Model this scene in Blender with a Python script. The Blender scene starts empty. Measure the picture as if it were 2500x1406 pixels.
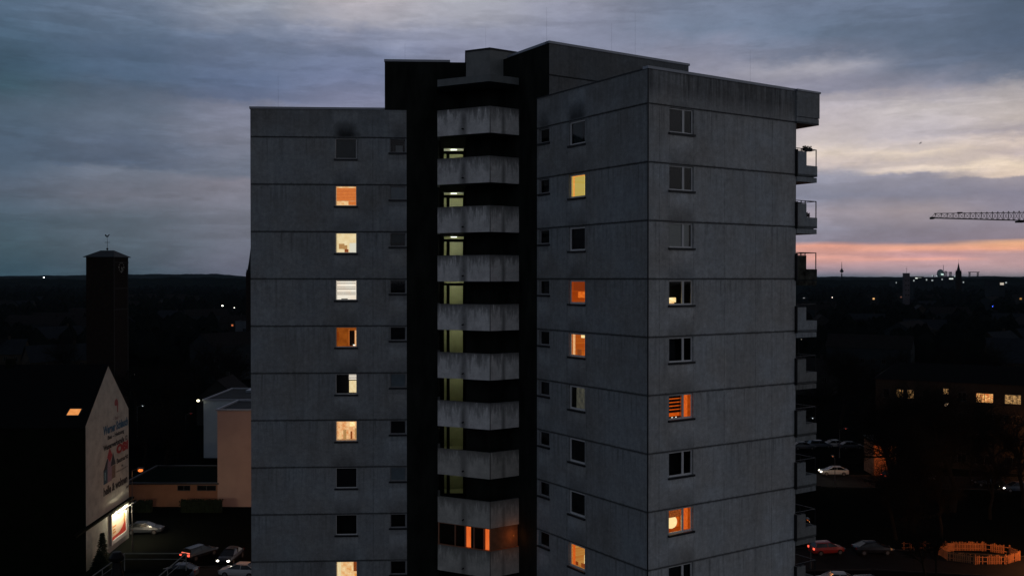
import bpy, math, random
from mathutils import Vector, Matrix
sc = bpy.context.scene
COL = sc.collection
R = math.radians
# ------------------------------------------------------------------ camera
FPX, HOR, EYE = 2349.0, 681.0, 32.0
cam_d = bpy.data.cameras.new("camera"); cam = bpy.data.objects.new("camera", cam_d); COL.objects.link(cam)
cam_d.sensor_width = 36; cam_d.lens = FPX / 2500 * 36
cam_d.clip_start = 0.5; cam_d.clip_end = 40000
cam.location = (0, 0, EYE); cam.rotation_euler = (R(90) - math.atan((703 - HOR) / FPX), 0, 0)
sc.camera = cam
sc.view_settings.view_transform = 'Standard'; sc.view_settings.look = 'None'
sc.view_settings.exposure = 0; sc.view_settings.gamma = 1
sc.cycles.max_bounces = 6; sc.cycles.transparent_max_bounces = 16
sc.cycles.pixel_filter_width = 1.25; sc.cycles.sample_clamp_indirect = 2.0

def lin(c):
    out = []
    for v in c[:3]:
        v = v / 255.0
        out.append(v / 12.92 if v <= 0.04045 else ((v + 0.055) / 1.055) ** 2.4)
    return (out[0], out[1], out[2], 1.0)

class NT:
    """small helper to write node trees"""
    def __init__(s, tree): s.t = tree; s.n = tree.nodes; s.l = tree.links; s.n.clear()
    def new(s, typ, **kw):
        nd = s.n.new(typ)
        for k, v in kw.items(): setattr(nd, k, v)
        return nd
    def put(s, sock, v):
        if hasattr(v, 'node') or isinstance(v, bpy.types.NodeSocket): s.l.new(v, sock)
        else: sock.default_value = v
    def m(s, op, a, b=0.0, c=0.0, clamp=False):
        nd = s.new('ShaderNodeMath', operation=op); nd.use_clamp = clamp
        s.put(nd.inputs[0], a); s.put(nd.inputs[1], b)
        if op in ('MULTIPLY_ADD', 'WRAP', 'SMOOTH_MIN', 'COMPARE'): s.put(nd.inputs[2], c)
        return nd.outputs[0]
    def rng(s, v, a, b, c=0.0, d=1.0, smooth=False):
        nd = s.new('ShaderNodeMapRange'); nd.interpolation_type = 'SMOOTHSTEP' if smooth else 'LINEAR'
        s.put(nd.inputs['Value'], v)
        for k, x in zip(('From Min', 'From Max', 'To Min', 'To Max'), (a, b, c, d)): s.put(nd.inputs[k], x)
        return nd.outputs[0]
    def mix(s, f, a, b, blend='MIX'):
        nd = s.new('ShaderNodeMix'); nd.data_type = 'RGBA'; nd.blend_type = blend
        s.put(nd.inputs['Factor'], f); s.put(nd.inputs['A'], a); s.put(nd.inputs['B'], b)
        # data_type RGBA sockets sit at fixed places
        return nd.outputs['Result']
    def comb(s, x, y, z=0.0):
        nd = s.new('ShaderNodeCombineXYZ'); s.put(nd.inputs[0], x); s.put(nd.inputs[1], y); s.put(nd.inputs[2], z)
        return nd.outputs[0]
    def sep(s, v):
        nd = s.new('ShaderNodeSeparateXYZ'); s.put(nd.inputs[0], v); return nd.outputs
    def noise(s, vec, scale, detail=4.0, rough=0.55):
        nd = s.new('ShaderNodeTexNoise'); s.put(nd.inputs['Vector'], vec)
        nd.inputs['Scale'].default_value = scale; nd.inputs['Detail'].default_value = detail; nd.inputs['Roughness'].default_value = rough
        return nd.outputs[0]
    def ramp(s, fac, stops, interp='LINEAR'):
        nd = s.new('ShaderNodeValToRGB'); cr = nd.color_ramp; cr.interpolation = interp
        stops = sorted(stops, key=lambda q: q[0])
        cr.elements[0].position = stops[0][0]; cr.elements[0].color = stops[0][1]
        cr.elements[1].position = stops[-1][0]; cr.elements[1].color = stops[-1][1]
        for p, c in stops[1:-1]:
            e = cr.elements.new(p); e.color = c
        s.put(nd.inputs[0], fac); return nd.outputs[0]

# ------------------------------------------------------------------ world: dusk sky under broken cloud
SUN_AZ, SUN_EL = R(38), R(-1.5)
w = bpy.data.worlds.new("World"); sc.world = w; w.use_nodes = True
t = NT(w.node_tree)
tc = t.new('ShaderNodeTexCoord'); X, Y, Z = t.sep(tc.outputs['Generated'])[0:3]
az = t.m('ARCTAN2', X, Y); el = t.m('ARCSINE', Z)
wv = t.comb(t.m('MULTIPLY', az, 5.0), t.m('MULTIPLY', el, 26.0), 3.7)
n1 = t.noise(wv, 1.0, 6.0, 0.6)
wv2 = t.comb(t.m('MULTIPLY', az, 14.0), t.m('MULTIPLY', el, 40.0), 9.1)
n2 = t.noise(wv2, 1.3, 5.0, 0.6)
amp = t.m('MULTIPLY_ADD', t.m('ABSOLUTE', el), 0.05, 0.0012)
amp2 = t.m('MULTIPLY_ADD', t.m('ABSOLUTE', el), 0.055, 0.0014)
elw = t.m('ADD', el, t.m('ADD', t.m('MULTIPLY', t.m('SUBTRACT', n1, 0.5), amp), t.m('MULTIPLY', t.m('SUBTRACT', n2, 0.5), amp2)))
n5 = t.noise(t.comb(t.m('MULTIPLY', az, 30.0), t.m('MULTIPLY', el, 60.0), 2.2), 1.0, 6.0, 0.62)
bump = t.m('MULTIPLY', t.m('SUBTRACT', n5, 0.5), t.rng(t.m('ABSOLUTE', el), .04, .12, .0015, .020))
elw = t.m('ADD', elw, bump)
fac = t.m('DIVIDE', elw, 0.6, clamp=True)
SKY = {
 0: [(0,92,106,134),(60,78,95,121),(150,60,82,106),(205,60,84,104),(260,78,92,115),(340,76,90,116),(400,74,88,113),(460,88,97,121),(540,66,86,106),(600,64,86,103),(676,60,82,98)],
 300: [(0,112,120,147),(60,98,110,137),(120,84,99,128),(190,76,92,120),(225,86,96,120),(290,100,108,132),(360,94,103,130),(398,82,93,120),(412,108,112,134),(480,110,110,130),(540,84,98,118),(600,84,98,116),(676,76,90,105)],
 600: [(0,152,153,168),(45,138,142,163),(95,108,118,145),(200,92,105,137),(242,98,108,140),(262,124,125,148),(340,124,125,146),(405,108,114,136),(424,102,109,131),(440,128,125,143),(540,106,111,130),(600,104,110,129),(676,104,106,124)],
 870: [(0,180,174,181),(50,172,170,181),(78,140,145,167),(130,112,122,149),(190,106,116,146),(245,120,125,153),(300,126,128,150),(500,110,114,134),(676,110,110,128)],
 1150: [(0,164,165,176),(45,160,161,174),(75,142,146,166),(130,130,134,158),(250,128,131,155),(500,118,120,140),(676,118,116,132)],
 1400: [(0,142,144,161),(50,128,132,152),(110,124,129,151),(200,126,130,152),(500,124,124,142),(676,125,120,132)],
 1700: [(0,113,123,145),(70,108,121,144),(120,126,130,151),(180,142,142,160),(300,150,146,160),(500,130,130,150),(676,135,125,138)],
 2000: [(0,104,117,141),(80,96,112,136),(135,112,121,144),(172,164,162,174),(200,140,140,159),(226,136,137,157),(245,172,166,176),(300,184,175,180),(345,190,180,181),(378,216,201,190),(398,200,186,184),(424,140,142,161),(480,120,127,151),(520,146,142,157),(560,126,130,150),(592,128,130,150),(597,232,164,146),(622,206,156,152),(630,222,164,152),(648,184,152,158),(665,142,136,150),(676,92,106,122)],
 2250: [(0,94,108,132),(100,86,102,126),(160,98,110,134),(205,138,140,159),(232,160,155,166),(265,190,182,184),(330,176,169,177),(360,205,192,188),(375,226,209,195),(394,198,185,184),(415,230,212,196),(419,148,146,162),(435,136,137,156),(475,122,127,150),(512,156,149,160),(560,126,128,148),(594,124,126,146),(600,240,176,150),(612,232,168,150),(617,180,146,155),(628,196,152,154),(632,228,166,151),(639,188,154,158),(664,158,145,156),(676,104,114,126)],
 2500: [(0,76,94,118),(100,74,92,118),(185,92,106,130),(218,172,166,171),(285,196,185,182),(318,172,163,171),(340,216,199,190),(368,188,174,175),(396,238,219,199),(426,232,211,196),(431,150,146,160),(470,120,123,146),(540,128,129,149),(584,130,128,146),(589,246,188,148),(608,240,174,148),(614,178,150,155),(645,178,151,155),(664,162,148,155),(676,110,118,128)],
}
prev = None; cols = sorted(SKY)
def skyramp(x):
    kk = {0: (.92, 1.0, .97), 300: (.93, .99, .965), 600: (.965, .99, .975)}.get(x, (1, 1, 1))
    r = math.hypot(FPX, x - 1250); st = []
    for (y, *c) in SKY[x]:
        st.append((max(0.0, math.atan((HOR - y) / r)) / 0.6, lin([a * b for a, b in zip(c, kk)])))
    c0 = SKY[x][0][1:]
    st.append((0.36 / 0.6, lin([v * .80 for v in c0]))); st.append((0.6 / 0.6, lin([v * .50 for v in c0])))
    return t.ramp(fac, st)
azw = t.m('ADD', az, t.m('MULTIPLY', t.m('SUBTRACT', n2, 0.5), 0.05))
c = skyramp(cols[0])
for a, b in zip(cols, cols[1:]):
    f = t.rng(azw, math.atan((a - 1250) / FPX), math.atan((b - 1250) / FPX), smooth=True)
    c = t.mix(f, c, skyramp(b))
# unseen overcast behind the camera: shaped to light walls, dim overhead, brighter right
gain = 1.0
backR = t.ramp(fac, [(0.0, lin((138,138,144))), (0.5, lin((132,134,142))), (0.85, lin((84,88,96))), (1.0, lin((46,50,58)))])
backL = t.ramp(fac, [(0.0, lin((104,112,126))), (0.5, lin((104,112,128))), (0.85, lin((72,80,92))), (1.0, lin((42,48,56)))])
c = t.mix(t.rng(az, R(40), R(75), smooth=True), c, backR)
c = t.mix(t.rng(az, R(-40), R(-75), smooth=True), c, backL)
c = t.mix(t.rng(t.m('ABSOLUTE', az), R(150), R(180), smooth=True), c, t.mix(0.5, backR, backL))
# soft cloud mottling
n3 = t.noise(t.comb(t.m('MULTIPLY', az, 7.0), t.m('MULTIPLY', el, 22.0), 1.3), 1.6, 7.0, 0.62)
n4 = t.noise(t.comb(t.m('MULTIPLY', az, 40.0), t.m('MULTIPLY', el, 110.0), 5.3), 1.6, 5.0, 0.6)
n6 = t.noise(t.comb(t.m('MULTIPLY', az, 3.2), t.m('MULTIPLY', el, 21.0), 7.7), 1.5, 6.0, 0.6)
edge = t.rng(n6, .47, .55, .93, 1.07, smooth=True)
mot = t.m('MULTIPLY', edge, t.m('MULTIPLY', t.rng(n3, 0.25, 0.75, 0.83, 1.17), t.rng(n4, 0.2, 0.8, 0.92, 1.08)))
c = t.mix(1.0, c, t.comb(mot, mot, mot), 'MULTIPLY')
# below the horizon: dark
c = t.mix(t.rng(el, R(-0.6), R(-0.05)), (0.004, 0.006, 0.009, 1), c)
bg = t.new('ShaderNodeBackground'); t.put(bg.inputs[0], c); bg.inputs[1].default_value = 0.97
st = t.new('ShaderNodeTexSky'); st.sky_type = 'NISHITA'; st.sun_disc = False
st.sun_elevation = SUN_EL; st.sun_rotation = SUN_AZ
bg2 = t.new('ShaderNodeBackground'); t.put(bg2.inputs[0], st.outputs[0]); bg2.inputs[1].default_value = 0.05
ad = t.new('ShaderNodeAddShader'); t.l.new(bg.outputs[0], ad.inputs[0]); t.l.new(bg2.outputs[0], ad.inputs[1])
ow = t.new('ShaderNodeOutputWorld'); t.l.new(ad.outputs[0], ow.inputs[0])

# ------------------------------------------------------------------ helpers
def P(px, py, d):
    """world point that lies at forward distance d behind photo position (px,py); used only to survey the layout"""
    p = math.atan((703 - HOR) / FPX); a = (px - 1250) / FPX; b = (703 - py) / FPX
    dx, dy, dz = a, math.cos(p) + b * math.sin(p), -math.sin(p) + b * math.cos(p)
    k = d / dy
    return Vector((dx * k, d, EYE + dz * k))
def gd(py, z=0.0): return (EYE - z) * FPX / (py - HOR)      # distance at which height z shows on row py

def tag(o, label=None, cat=None, group=None, kind=None):
    if label: o['label'] = label
    if cat: o['category'] = cat
    if group: o['group'] = group
    if kind: o['kind'] = kind
    return o
def empty(name, loc=(0, 0, 0), rz=0.0):
    o = bpy.data.objects.new(name, None); COL.objects.link(o); o.location = loc; o.rotation_euler = (0, 0, rz)
    o.empty_display_size = 0.5
    return o
class MB:
    def __init__(s): s.v = []; s.f = []; s.uv = []; s.mi = []
    def face(s, pts, uv=None, mi=0):
        i = len(s.v); s.v += [tuple(p) for p in pts]; s.f.append(tuple(range(i, i + len(pts))))
        s.uv.append(uv or [(0.0, 0.0)] * len(pts)); s.mi.append(mi)
    def box(s, x0, x1, y0, y1, z0, z1, M=None, mi=0):
        c = [Vector((x, y, z)) for z in (z0, z1) for y in (y0, y1) for x in (x0, x1)]
        if M is not None: c = [M @ q for q in c]
        for q in ((0, 2, 3, 1), (4, 5, 7, 6), (0, 1, 5, 4), (1, 3, 7, 5), (3, 2, 6, 7), (2, 0, 4, 6)):
            s.face([c[k] for k in q], mi=mi)
    def prism(s, poly, z0, z1, mi=0, cap=True):
        n = len(poly); ar = sum(poly[i][0] * poly[(i + 1) % n][1] - poly[(i + 1) % n][0] * poly[i][1] for i in range(n))
        if ar < 0: poly = poly[::-1]
        u = 0.0
        for i in range(n):
            a, b = poly[i], poly[(i + 1) % n]; L = math.hypot(b[0] - a[0], b[1] - a[1])
            s.face([(a[0], a[1], z0), (b[0], b[1], z0), (b[0], b[1], z1), (a[0], a[1], z1)],
                   [(u, z0), (u + L, z0), (u + L, z1), (u, z1)], mi); u += L
        if cap:
            s.face([(p[0], p[1], z1) for p in poly], [(p[0], p[1]) for p in poly], mi)
            s.face([(p[0], p[1], z0) for p in poly[::-1]], [(p[0], p[1]) for p in poly[::-1]], mi)
    def tube(s, a, b, r0, r1=None, n=6, mi=0, cap=True):
        r1 = r0 if r1 is None else r1; a = Vector(a); b = Vector(b); d = (b - a)
        if d.length < 1e-6: return
        d.normalize(); u = d.orthogonal().normalized(); v = d.cross(u)
        i = len(s.v)
        for (c, r) in ((a, r0), (b, r1)):
            for k in range(n):
                th = 2 * math.pi * k / n; s.v.append(tuple(c + u * (r * math.cos(th)) + v * (r * math.sin(th))))
        for k in range(n):
            s.f.append((i + k, i + (k + 1) % n, i + n + (k + 1) % n, i + n + k)); s.uv.append([(0, 0)] * 4); s.mi.append(mi)
        if cap:
            s.f.append(tuple(i + k for k in range(n))[::-1]); s.uv.append([(0, 0)] * n); s.mi.append(mi)
            s.f.append(tuple(i + n + k for k in range(n))); s.uv.append([(0, 0)] * n); s.mi.append(mi)
    def lathe(s, prof, c=(0, 0, 0), n=12, mi=0):
        for (r0, z0), (r1, z1) in zip(prof, prof[1:]):
            for k in range(n):
                a, b = 2 * math.pi * k / n, 2 * math.pi * (k + 1) / n
                s.face([(c[0] + r0 * math.cos(a), c[1] + r0 * math.sin(a), c[2] + z0), (c[0] + r0 * math.cos(b), c[1] + r0 * math.sin(b), c[2] + z0),
                        (c[0] + r1 * math.cos(b), c[1] + r1 * math.sin(b), c[2] + z1), (c[0] + r1 * math.cos(a), c[1] + r1 * math.sin(a), c[2] + z1)], mi=mi)
    def build(s, name, mats, parent=None, off=None, smooth=False, loc=None):
        me = bpy.data.meshes.new(name)
        vs = s.v if off is None else [(p[0] - off[0], p[1] - off[1], p[2] - off[2]) for p in s.v]
        me.from_pydata(vs, [], s.f)
        ul = me.uv_layers.new(name='UVMap'); k = 0
        flat = [c for f in s.uv for q in f for c in q]
        ul.data.foreach_set('uv', flat)
        if not isinstance(mats, (list, tuple)): mats = [mats]
        for m_ in mats: me.materials.append(m_)
        me.polygons.foreach_set('material_index', s.mi)
        if smooth: me.polygons.foreach_set('use_smooth', [True] * len(s.f))
        me.update()
        o = bpy.data.objects.new(name, me); COL.objects.link(o)
        if parent: o.parent = parent
        if loc is not None: o.location = loc
        return o
CH = {}
def kids(o):
    return [c for c in bpy.data.objects if c.parent == o]
def copy_tree(o, parent=None):
    c = o.copy(); COL.objects.link(c)
    if parent: c.parent = parent
    for ch in kids(o): copy_tree(ch, c)
    return c

# ------------------------------------------------------------------ materials
_mc = {}
def mat(name, col, rough=0.8, var=0.15, scale=2.0, metal=0.0, spec=0.3, bump=0.0, stretch=(1, 1, 1)):
    if name in _mc: return _mc[name]
    m = bpy.data.materials.new(name); m.use_nodes = True; t = NT(m.node_tree)
    tc = t.new('ShaderNodeTexCoord'); mp = t.new('ShaderNodeMapping'); mp.inputs['Scale'].default_value = stretch
    t.l.new(tc.outputs['Object'], mp.inputs[0])
    n = t.noise(mp.outputs[0], scale, 5.0, 0.6)
    f = t.rng(n, 0.3, 0.7, 1 - var, 1 + var)
    c = t.mix(1.0, (col[0], col[1], col[2], 1), t.comb(f, f, f), 'MULTIPLY')
    b = t.new('ShaderNodeBsdfPrincipled'); t.put(b.inputs['Base Color'], c)
    b.inputs['Roughness'].default_value = rough; b.inputs['Metallic'].default_value = metal
    b.inputs['Specular IOR Level'].default_value = spec
    if bump:
        bp = t.new('ShaderNodeBump'); bp.inputs['Strength'].default_value = bump; bp.inputs['Distance'].default_value = 0.05
        t.put(bp.inputs['Height'], n); t.l.new(bp.outputs[0], b.inputs['Normal'])
    o = t.new('ShaderNodeOutputMaterial'); t.l.new(b.outputs[0], o.inputs[0]); _mc[name] = m
    return m
def glow(name, c1, c2=None, s=1.0, scale=6.0, stripes=0, lo=0.35, hi=0.65, duty=0.3):
    """emission: lamps, and lit rooms whose contents carry the lamplight in their colour (sRGB)"""
    if name in _mc: return _mc[name]
    m = bpy.data.materials.new(name); m.use_nodes = True; t = NT(m.node_tree)
    c2 = c2 or c1; uv = t.new('ShaderNodeTexCoord').outputs['UV']
    n = t.noise(uv, scale, 4.0, 0.6); f = t.rng(n, lo, hi)
    if stripes:
        y = t.sep(uv)[1]; fr = t.m('FRACT', t.m('MULTIPLY', y, float(stripes))); g = t.m('LESS_THAN', fr, duty)
        f = t.m('MAXIMUM', t.m('MULTIPLY', f, 0.35), g)
    c = t.mix(f, lin(c1), lin(c2))
    e = t.new('ShaderNodeEmission'); t.put(e.inputs[0], c); e.inputs[1].default_value = s
    o = t.new('ShaderNodeOutputMaterial'); t.l.new(e.outputs[0], o.inputs[0]); _mc[name] = m
    return m
def glassmat():
    m = bpy.data.materials.new('window glass'); m.use_nodes = True; t = NT(m.node_tree)
    tr = t.new('ShaderNodeBsdfTransparent'); tr.inputs[0].default_value = (.9, .93, .92, 1)
    gl = t.new('ShaderNodeBsdfGlossy'); gl.inputs['Roughness'].default_value = 0.03
    fr = t.new('ShaderNodeFresnel'); fr.inputs[0].default_value = 1.5
    mx = t.new('ShaderNodeMixShader'); t.l.new(fr.outputs[0], mx.inputs[0]); t.l.new(tr.outputs[0], mx.inputs[1]); t.l.new(gl.outputs[0], mx.inputs[2])
    o = t.new('ShaderNodeOutputMaterial'); t.l.new(mx.outputs[0], o.inputs[0]); return m
GLASS = glassmat()
J0 = EYE - 28.0      # a panel joint level; joints repeat every 2.8 m
ST = 2.8
def concrete(name, base, cols=(), seams=(), topstain=0.35, seed=0.0):
    """weathered precast panels: UV is metres along the wall and metres above ground"""
    m = bpy.data.materials.new(name); m.use_nodes = True; t = NT(m.node_tree)
    uv = t.new('ShaderNodeTexCoord').outputs['UV']; u, v, _ = t.sep(uv)[0:3]
    q = t.m('DIVIDE', t.m('SUBTRACT', v, J0), ST); fv = t.m('FRACT', q); kf = t.m('FLOOR', q)
    s1 = t.noise(t.comb(u, v, seed), 0.35, 5, 0.6); s2 = t.noise(t.comb(u, v, seed + 7), 2.2, 6, 0.65); s3 = t.noise(t.comb(u, v, seed + 3), 14.0, 3, 0.7); s4 = t.noise(t.comb(u, v, seed + 31), 4.5, 5, 0.75); s5 = t.noise(t.comb(t.m('MULTIPLY', u, 3.5), t.m('MULTIPLY', v, .35), seed + 41), 1.0, 5, 0.65)
    val = t.m('MULTIPLY', t.rng(s1, .3, .7, .86, 1.12), t.rng(s2, .25, .75, .86, 1.13))
    val = t.m('MULTIPLY', val, t.m('MULTIPLY', t.rng(s4, .3, .7, .82, 1.18), t.rng(s5, .3, .7, .90, 1.09)))
    val = t.m('MULTIPLY', val, t.rng(s3, .2, .8, .86, 1.14))
    # panel to panel difference
    wn = t.new('ShaderNodeTexWhiteNoise'); wn.noise_dimensions = '2D'
    t.put(wn.inputs['Vector'], t.comb(t.m('FLOOR', t.m('DIVIDE', u, 1.31)), t.m('ADD', kf, seed)))
    val = t.m('MULTIPLY', val, t.rng(wn.outputs[0], 0, 1, .93, 1.06))
    # grime along horizontal joints, ragged
    rag = t.noise(t.comb(t.m('MULTIPLY', u, 3.0), kf, seed), 2.5, 5, 0.7)
    dj = t.m('MINIMUM', fv, t.m('SUBTRACT', 1.0, fv))
    jl = t.rng(dj, 0.0, t.m('MULTIPLY_ADD', rag, 0.075, -0.006), 0.8, 0.0)
    # drips running down from each joint
    dr = t.noise(t.comb(t.m('MULTIPLY', u, 2.6), t.m('MULTIPLY', v, .12), seed + 2), 2.0, 5, 0.65)
    drip = t.m('MULTIPLY', t.rng(dr, .50, .68, 0, 1), t.rng(fv, .25, 1.0, 0, .46))
    # streaks from the roof edge on the top band
    tb = t.rng(v, EYE + 8.1, EYE + 9.3, 0, 1)
    dr2 = t.noise(t.comb(t.m('MULTIPLY', u, 4.0), t.m('MULTIPLY', v, .2), seed + 12), 1.4, 6, 0.7)
    top = t.m('MULTIPLY', t.m('MULTIPLY', t.rng(dr2, .38, .68, .45, 1), tb), topstain)
    dark = t.m('MAXIMUM', jl, t.m('MAXIMUM', drip, top))
    # fine vertical seams between panels
    for sx in seams:
        d = t.m('ABSOLUTE', t.m('SUBTRACT', u, sx)); ns = t.noise(t.comb(sx, v, seed), 3.0, 3, .6)
        dark = t.m('MAXIMUM', dark, t.m('MULTIPLY', t.rng(d, .012, .04, 1, 0), t.rng(ns, .35, .65, .08, .42)))
    lite = 0.0
    for (uc, hw, a, ex_) in cols:
        wob = t.m('MULTIPLY', t.m('SUBTRACT', s2, .5), .35)
        d = t.m('ABSOLUTE', t.m('SUBTRACT', u, uc))
        mk = t.m('MULTIPLY', t.rng(t.m('ADD', d, wob), hw - .25, hw + .3, 1, 0, smooth=True), t.rng(wn.outputs[0], 0, 1, .35, 1))
        mh = t.rng(d, hw + .02, hw + .05, 1, 0)
        soot = t.m('MULTIPLY', t.m('MULTIPLY', mk, t.rng(fv, 0.0, .34, 1, 0, smooth=True)), a)
        mk2 = t.rng(t.m('ADD', d, wob), hw - .45, hw + .45, 1, 0, smooth=True)
        extra = t.m('MULTIPLY', t.m('MULTIPLY', mk2, t.rng(v, EYE + 8.3, EYE + 8.5)), t.rng(v, EYE + 8.4, EYE + 9.95, ex_, 0, smooth=True))
        dark = t.m('MAXIMUM', dark, t.m('MAXIMUM', soot, extra))
        lz = t.m('MULTIPLY', t.rng(fv, .26, .40), t.rng(fv, .52, .56, 1, 0))
        lite = t.m('ADD', lite, t.m('MULTIPLY', t.m('MULTIPLY', mh, lz), .22))
    val = t.m('MULTIPLY', val, t.m('ADD', 1.0, lite)); val = t.m('MULTIPLY', val, t.m('SUBTRACT', 1.0, dark))
    tint = t.mix(t.rng(s1, .35, .65), (base[0] * 1.03, base[1], base[2] * .97, 1), (base[0] * .95, base[1], base[2] * 1.05, 1))
    c = t.mix(1.0, tint, t.comb(val, val, val), 'MULTIPLY')
    b = t.new('ShaderNodeBsdfPrincipled'); t.put(b.inputs['Base Color'], c); b.inputs['Roughness'].default_value = .92; b.inputs['Specular IOR Level'].default_value = .15
    bp = t.new('ShaderNodeBump'); bp.inputs['Strength'].default_value = .25; bp.inputs['Distance'].default_value = .02
    t.put(bp.inputs['Height'], s3); t.l.new(bp.outputs[0], b.inputs['Normal'])
    o = t.new('ShaderNodeOutputMaterial'); t.l.new(b.outputs[0], o.inputs[0]); return m
def balconc(name, base, stain=.8):
    """balcony concrete with black algae creeping down from the rim and a drain stain in the middle of each panel"""
    m = bpy.data.materials.new(name); m.use_nodes = True; t = NT(m.node_tree)
    tcn = t.new('ShaderNodeTexCoord'); u, v, _ = t.sep(tcn.outputs['UV'])[0:3]
    oi = t.new('ShaderNodeObjectInfo'); rnd = t.m('MULTIPLY', t.sep(oi.outputs['Location'])[2], 3.17)
    s2 = t.noise(t.comb(u, v, rnd), 1.6, 6, .72); s3 = t.noise(t.comb(u, v, rnd), 10, 3, .7)
    val = t.m('MULTIPLY', t.rng(s2, .3, .7, .74, 1.16), t.rng(s3, .2, .8, .9, 1.1))
    tp = t.noise(t.comb(t.m('MULTIPLY', u, 1.5), t.m('MULTIPLY', v, .25), rnd), 3.2, 6, .7)
    edge = t.m('SUBTRACT', 1.5, v)
    rim = t.rng(edge, 0.0, t.m('MULTIPLY', t.rng(tp, .36, .64, 0.03, 1.6), .9), .96, 0)
    sp = t.m('ABSOLUTE', t.m('SUBTRACT', t.m('ADD', u, t.m('MULTIPLY', t.m('SUBTRACT', tp, .5), .4)), 1.72))
    mid = t.m('MULTIPLY', t.rng(sp, .02, .42, 1, 0, smooth=True), t.rng(s2, .3, .6, .45, .92))
    sp2 = t.m('ABSOLUTE', t.m('SUBTRACT', t.m('ADD', u, t.m('MULTIPLY', t.m('SUBTRACT', tp, .5), .2)), 4.35))
    mid2 = t.m('MULTIPLY', t.rng(sp2, .01, .22, 1, 0, smooth=True), .72)
    cr = t.m('MULTIPLY', t.rng(t.m('ABSOLUTE', t.m('SUBTRACT', u, 3.46)), .012, .05, 1, 0), .8)
    rs = t.noise(t.comb(t.m('MULTIPLY', rnd, 1.7), 2.0, 5.0), 1.0, 0, .5)
    cw = t.m('MULTIPLY', t.rng(t.m('ABSOLUTE', t.m('SUBTRACT', u, 3.40)), .02, .30, 1, 0), t.m('MULTIPLY', t.rng(tp, .40, .6, 0, .9), t.rng(edge, 0.1, 1.3, 1, 0)))
    dark = t.m('MAXIMUM', t.m('MULTIPLY', t.m('MAXIMUM', t.m('MAXIMUM', rim, cw), t.m('MAXIMUM', mid, mid2)), stain), cr)
    val = t.m('MULTIPLY', val, t.m('SUBTRACT', 1.0, dark))
    c = t.mix(1.0, (*base, 1), t.comb(val, val, val), 'MULTIPLY')
    b = t.new('ShaderNodeBsdfPrincipled'); t.put(b.inputs['Base Color'], c); b.inputs['Roughness'].default_value = .9; b.inputs['Specular IOR Level'].default_value = .15
    o = t.new('ShaderNodeOutputMaterial'); t.l.new(b.outputs[0], o.inputs[0]); return m

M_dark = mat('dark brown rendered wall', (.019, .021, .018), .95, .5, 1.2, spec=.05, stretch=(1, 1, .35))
M_cope = mat('zinc coping', (.30, .32, .36), .45, .1, 1.0, metal=.6)
M_frame = mat('white window frame', (.75, .75, .75), .5, .06, 3)
M_frame2 = mat('grey worn window frame', (.30, .30, .31), .6, .15, 3)
M_sill = mat('dark metal sill', (.03, .032, .036), .4, .1, 3, metal=.3)
M_room = mat('dark room', (.02, .02, .022), .9, .2, 1)
M_roofing = mat('bitumen roofing', (.05, .05, .052), .95, .25, .6)
M_black = mat('black metal', (.008, .008, .009), .5, .1, 3, metal=.4)
M_rail = mat('dark steel rail', (.03, .03, .034), .45, .1, 3, metal=.6)

# ------------------------------------------------------------------ ground
M_ground = mat('winter ground', (.006, .007, .006), 1.0, .6, .03, spec=0)
M_asph = mat('asphalt', (.012, .012, .013), .95, .25, .6, spec=.05)
M_pave = mat('paving', (.022, .021, .02), .9, .2, 1.2)
g = MB(); n = 40
for i in range(n):
    for j in range(n):
        f = lambda k: (abs(k / n * 2 - 1) ** 2.2) * (1 if k / n * 2 - 1 > 0 else -1) * 7000
        x0, x1, y0, y1 = f(i), f(i + 1), f(j) + 500, f(j + 1) + 500
        g.face([(x0, y0, 0), (x1, y0, 0), (x1, y1, 0), (x0, y1, 0)])
tag(g.build('ground', M_ground), kind='structure')
def strip(name, pts, wd, z, m, label=None):
    b = MB(); pts = [Vector((p[0], p[1])) for p in pts]; L = []
    for i, p in enumerate(pts):
        d = (pts[min(i + 1, len(pts) - 1)] - pts[max(i - 1, 0)]).normalized(); nn = Vector((-d.y, d.x)); L.append((p + nn * wd / 2, p - nn * wd / 2))
    for (a, b_), (c_, d_) in zip(L, L[1:]):
        b.face([(b_.x, b_.y, z), (d_.x, d_.y, z), (c_.x, c_.y, z), (a.x, a.y, z)])
    return tag(b.build(name, m), kind='structure')
def kerbs(pts, wd, name):
    b = MB(); pts = [Vector((p[0], p[1])) for p in pts]
    for sgn in (1, -1):
        for a, c_ in zip(pts, pts[1:]):
            d = (c_ - a); L = d.length; d.normalize(); ang = math.atan2(d.y, d.x); M = Matrix.Translation((a.x, a.y, 0)) @ Matrix.Rotation(ang, 4, 'Z')
            b.box(0, L, sgn * (wd / 2 + .1) - .08, sgn * (wd / 2 + .1) + .08, 0, .13, M)
    tag(b.build(name, M_pave), kind='structure')
street = [(-60, 92), (-38, 101), (-20, 106), (40, 110), (90, 100)]
street2 = [(10, 175), (50, 152), (80, 150), (130, 146)]
strip('road', street, 8.5, .008, M_asph); kerbs(street, 8.5, 'kerb')
strip('car_park', street2, 9.0, .008, M_asph); kerbs(street2, 9.0, 'kerb')
strip('courtyard', [(24, 92), (34, 92), (44, 96)], 10, .012, M_asph)

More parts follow.
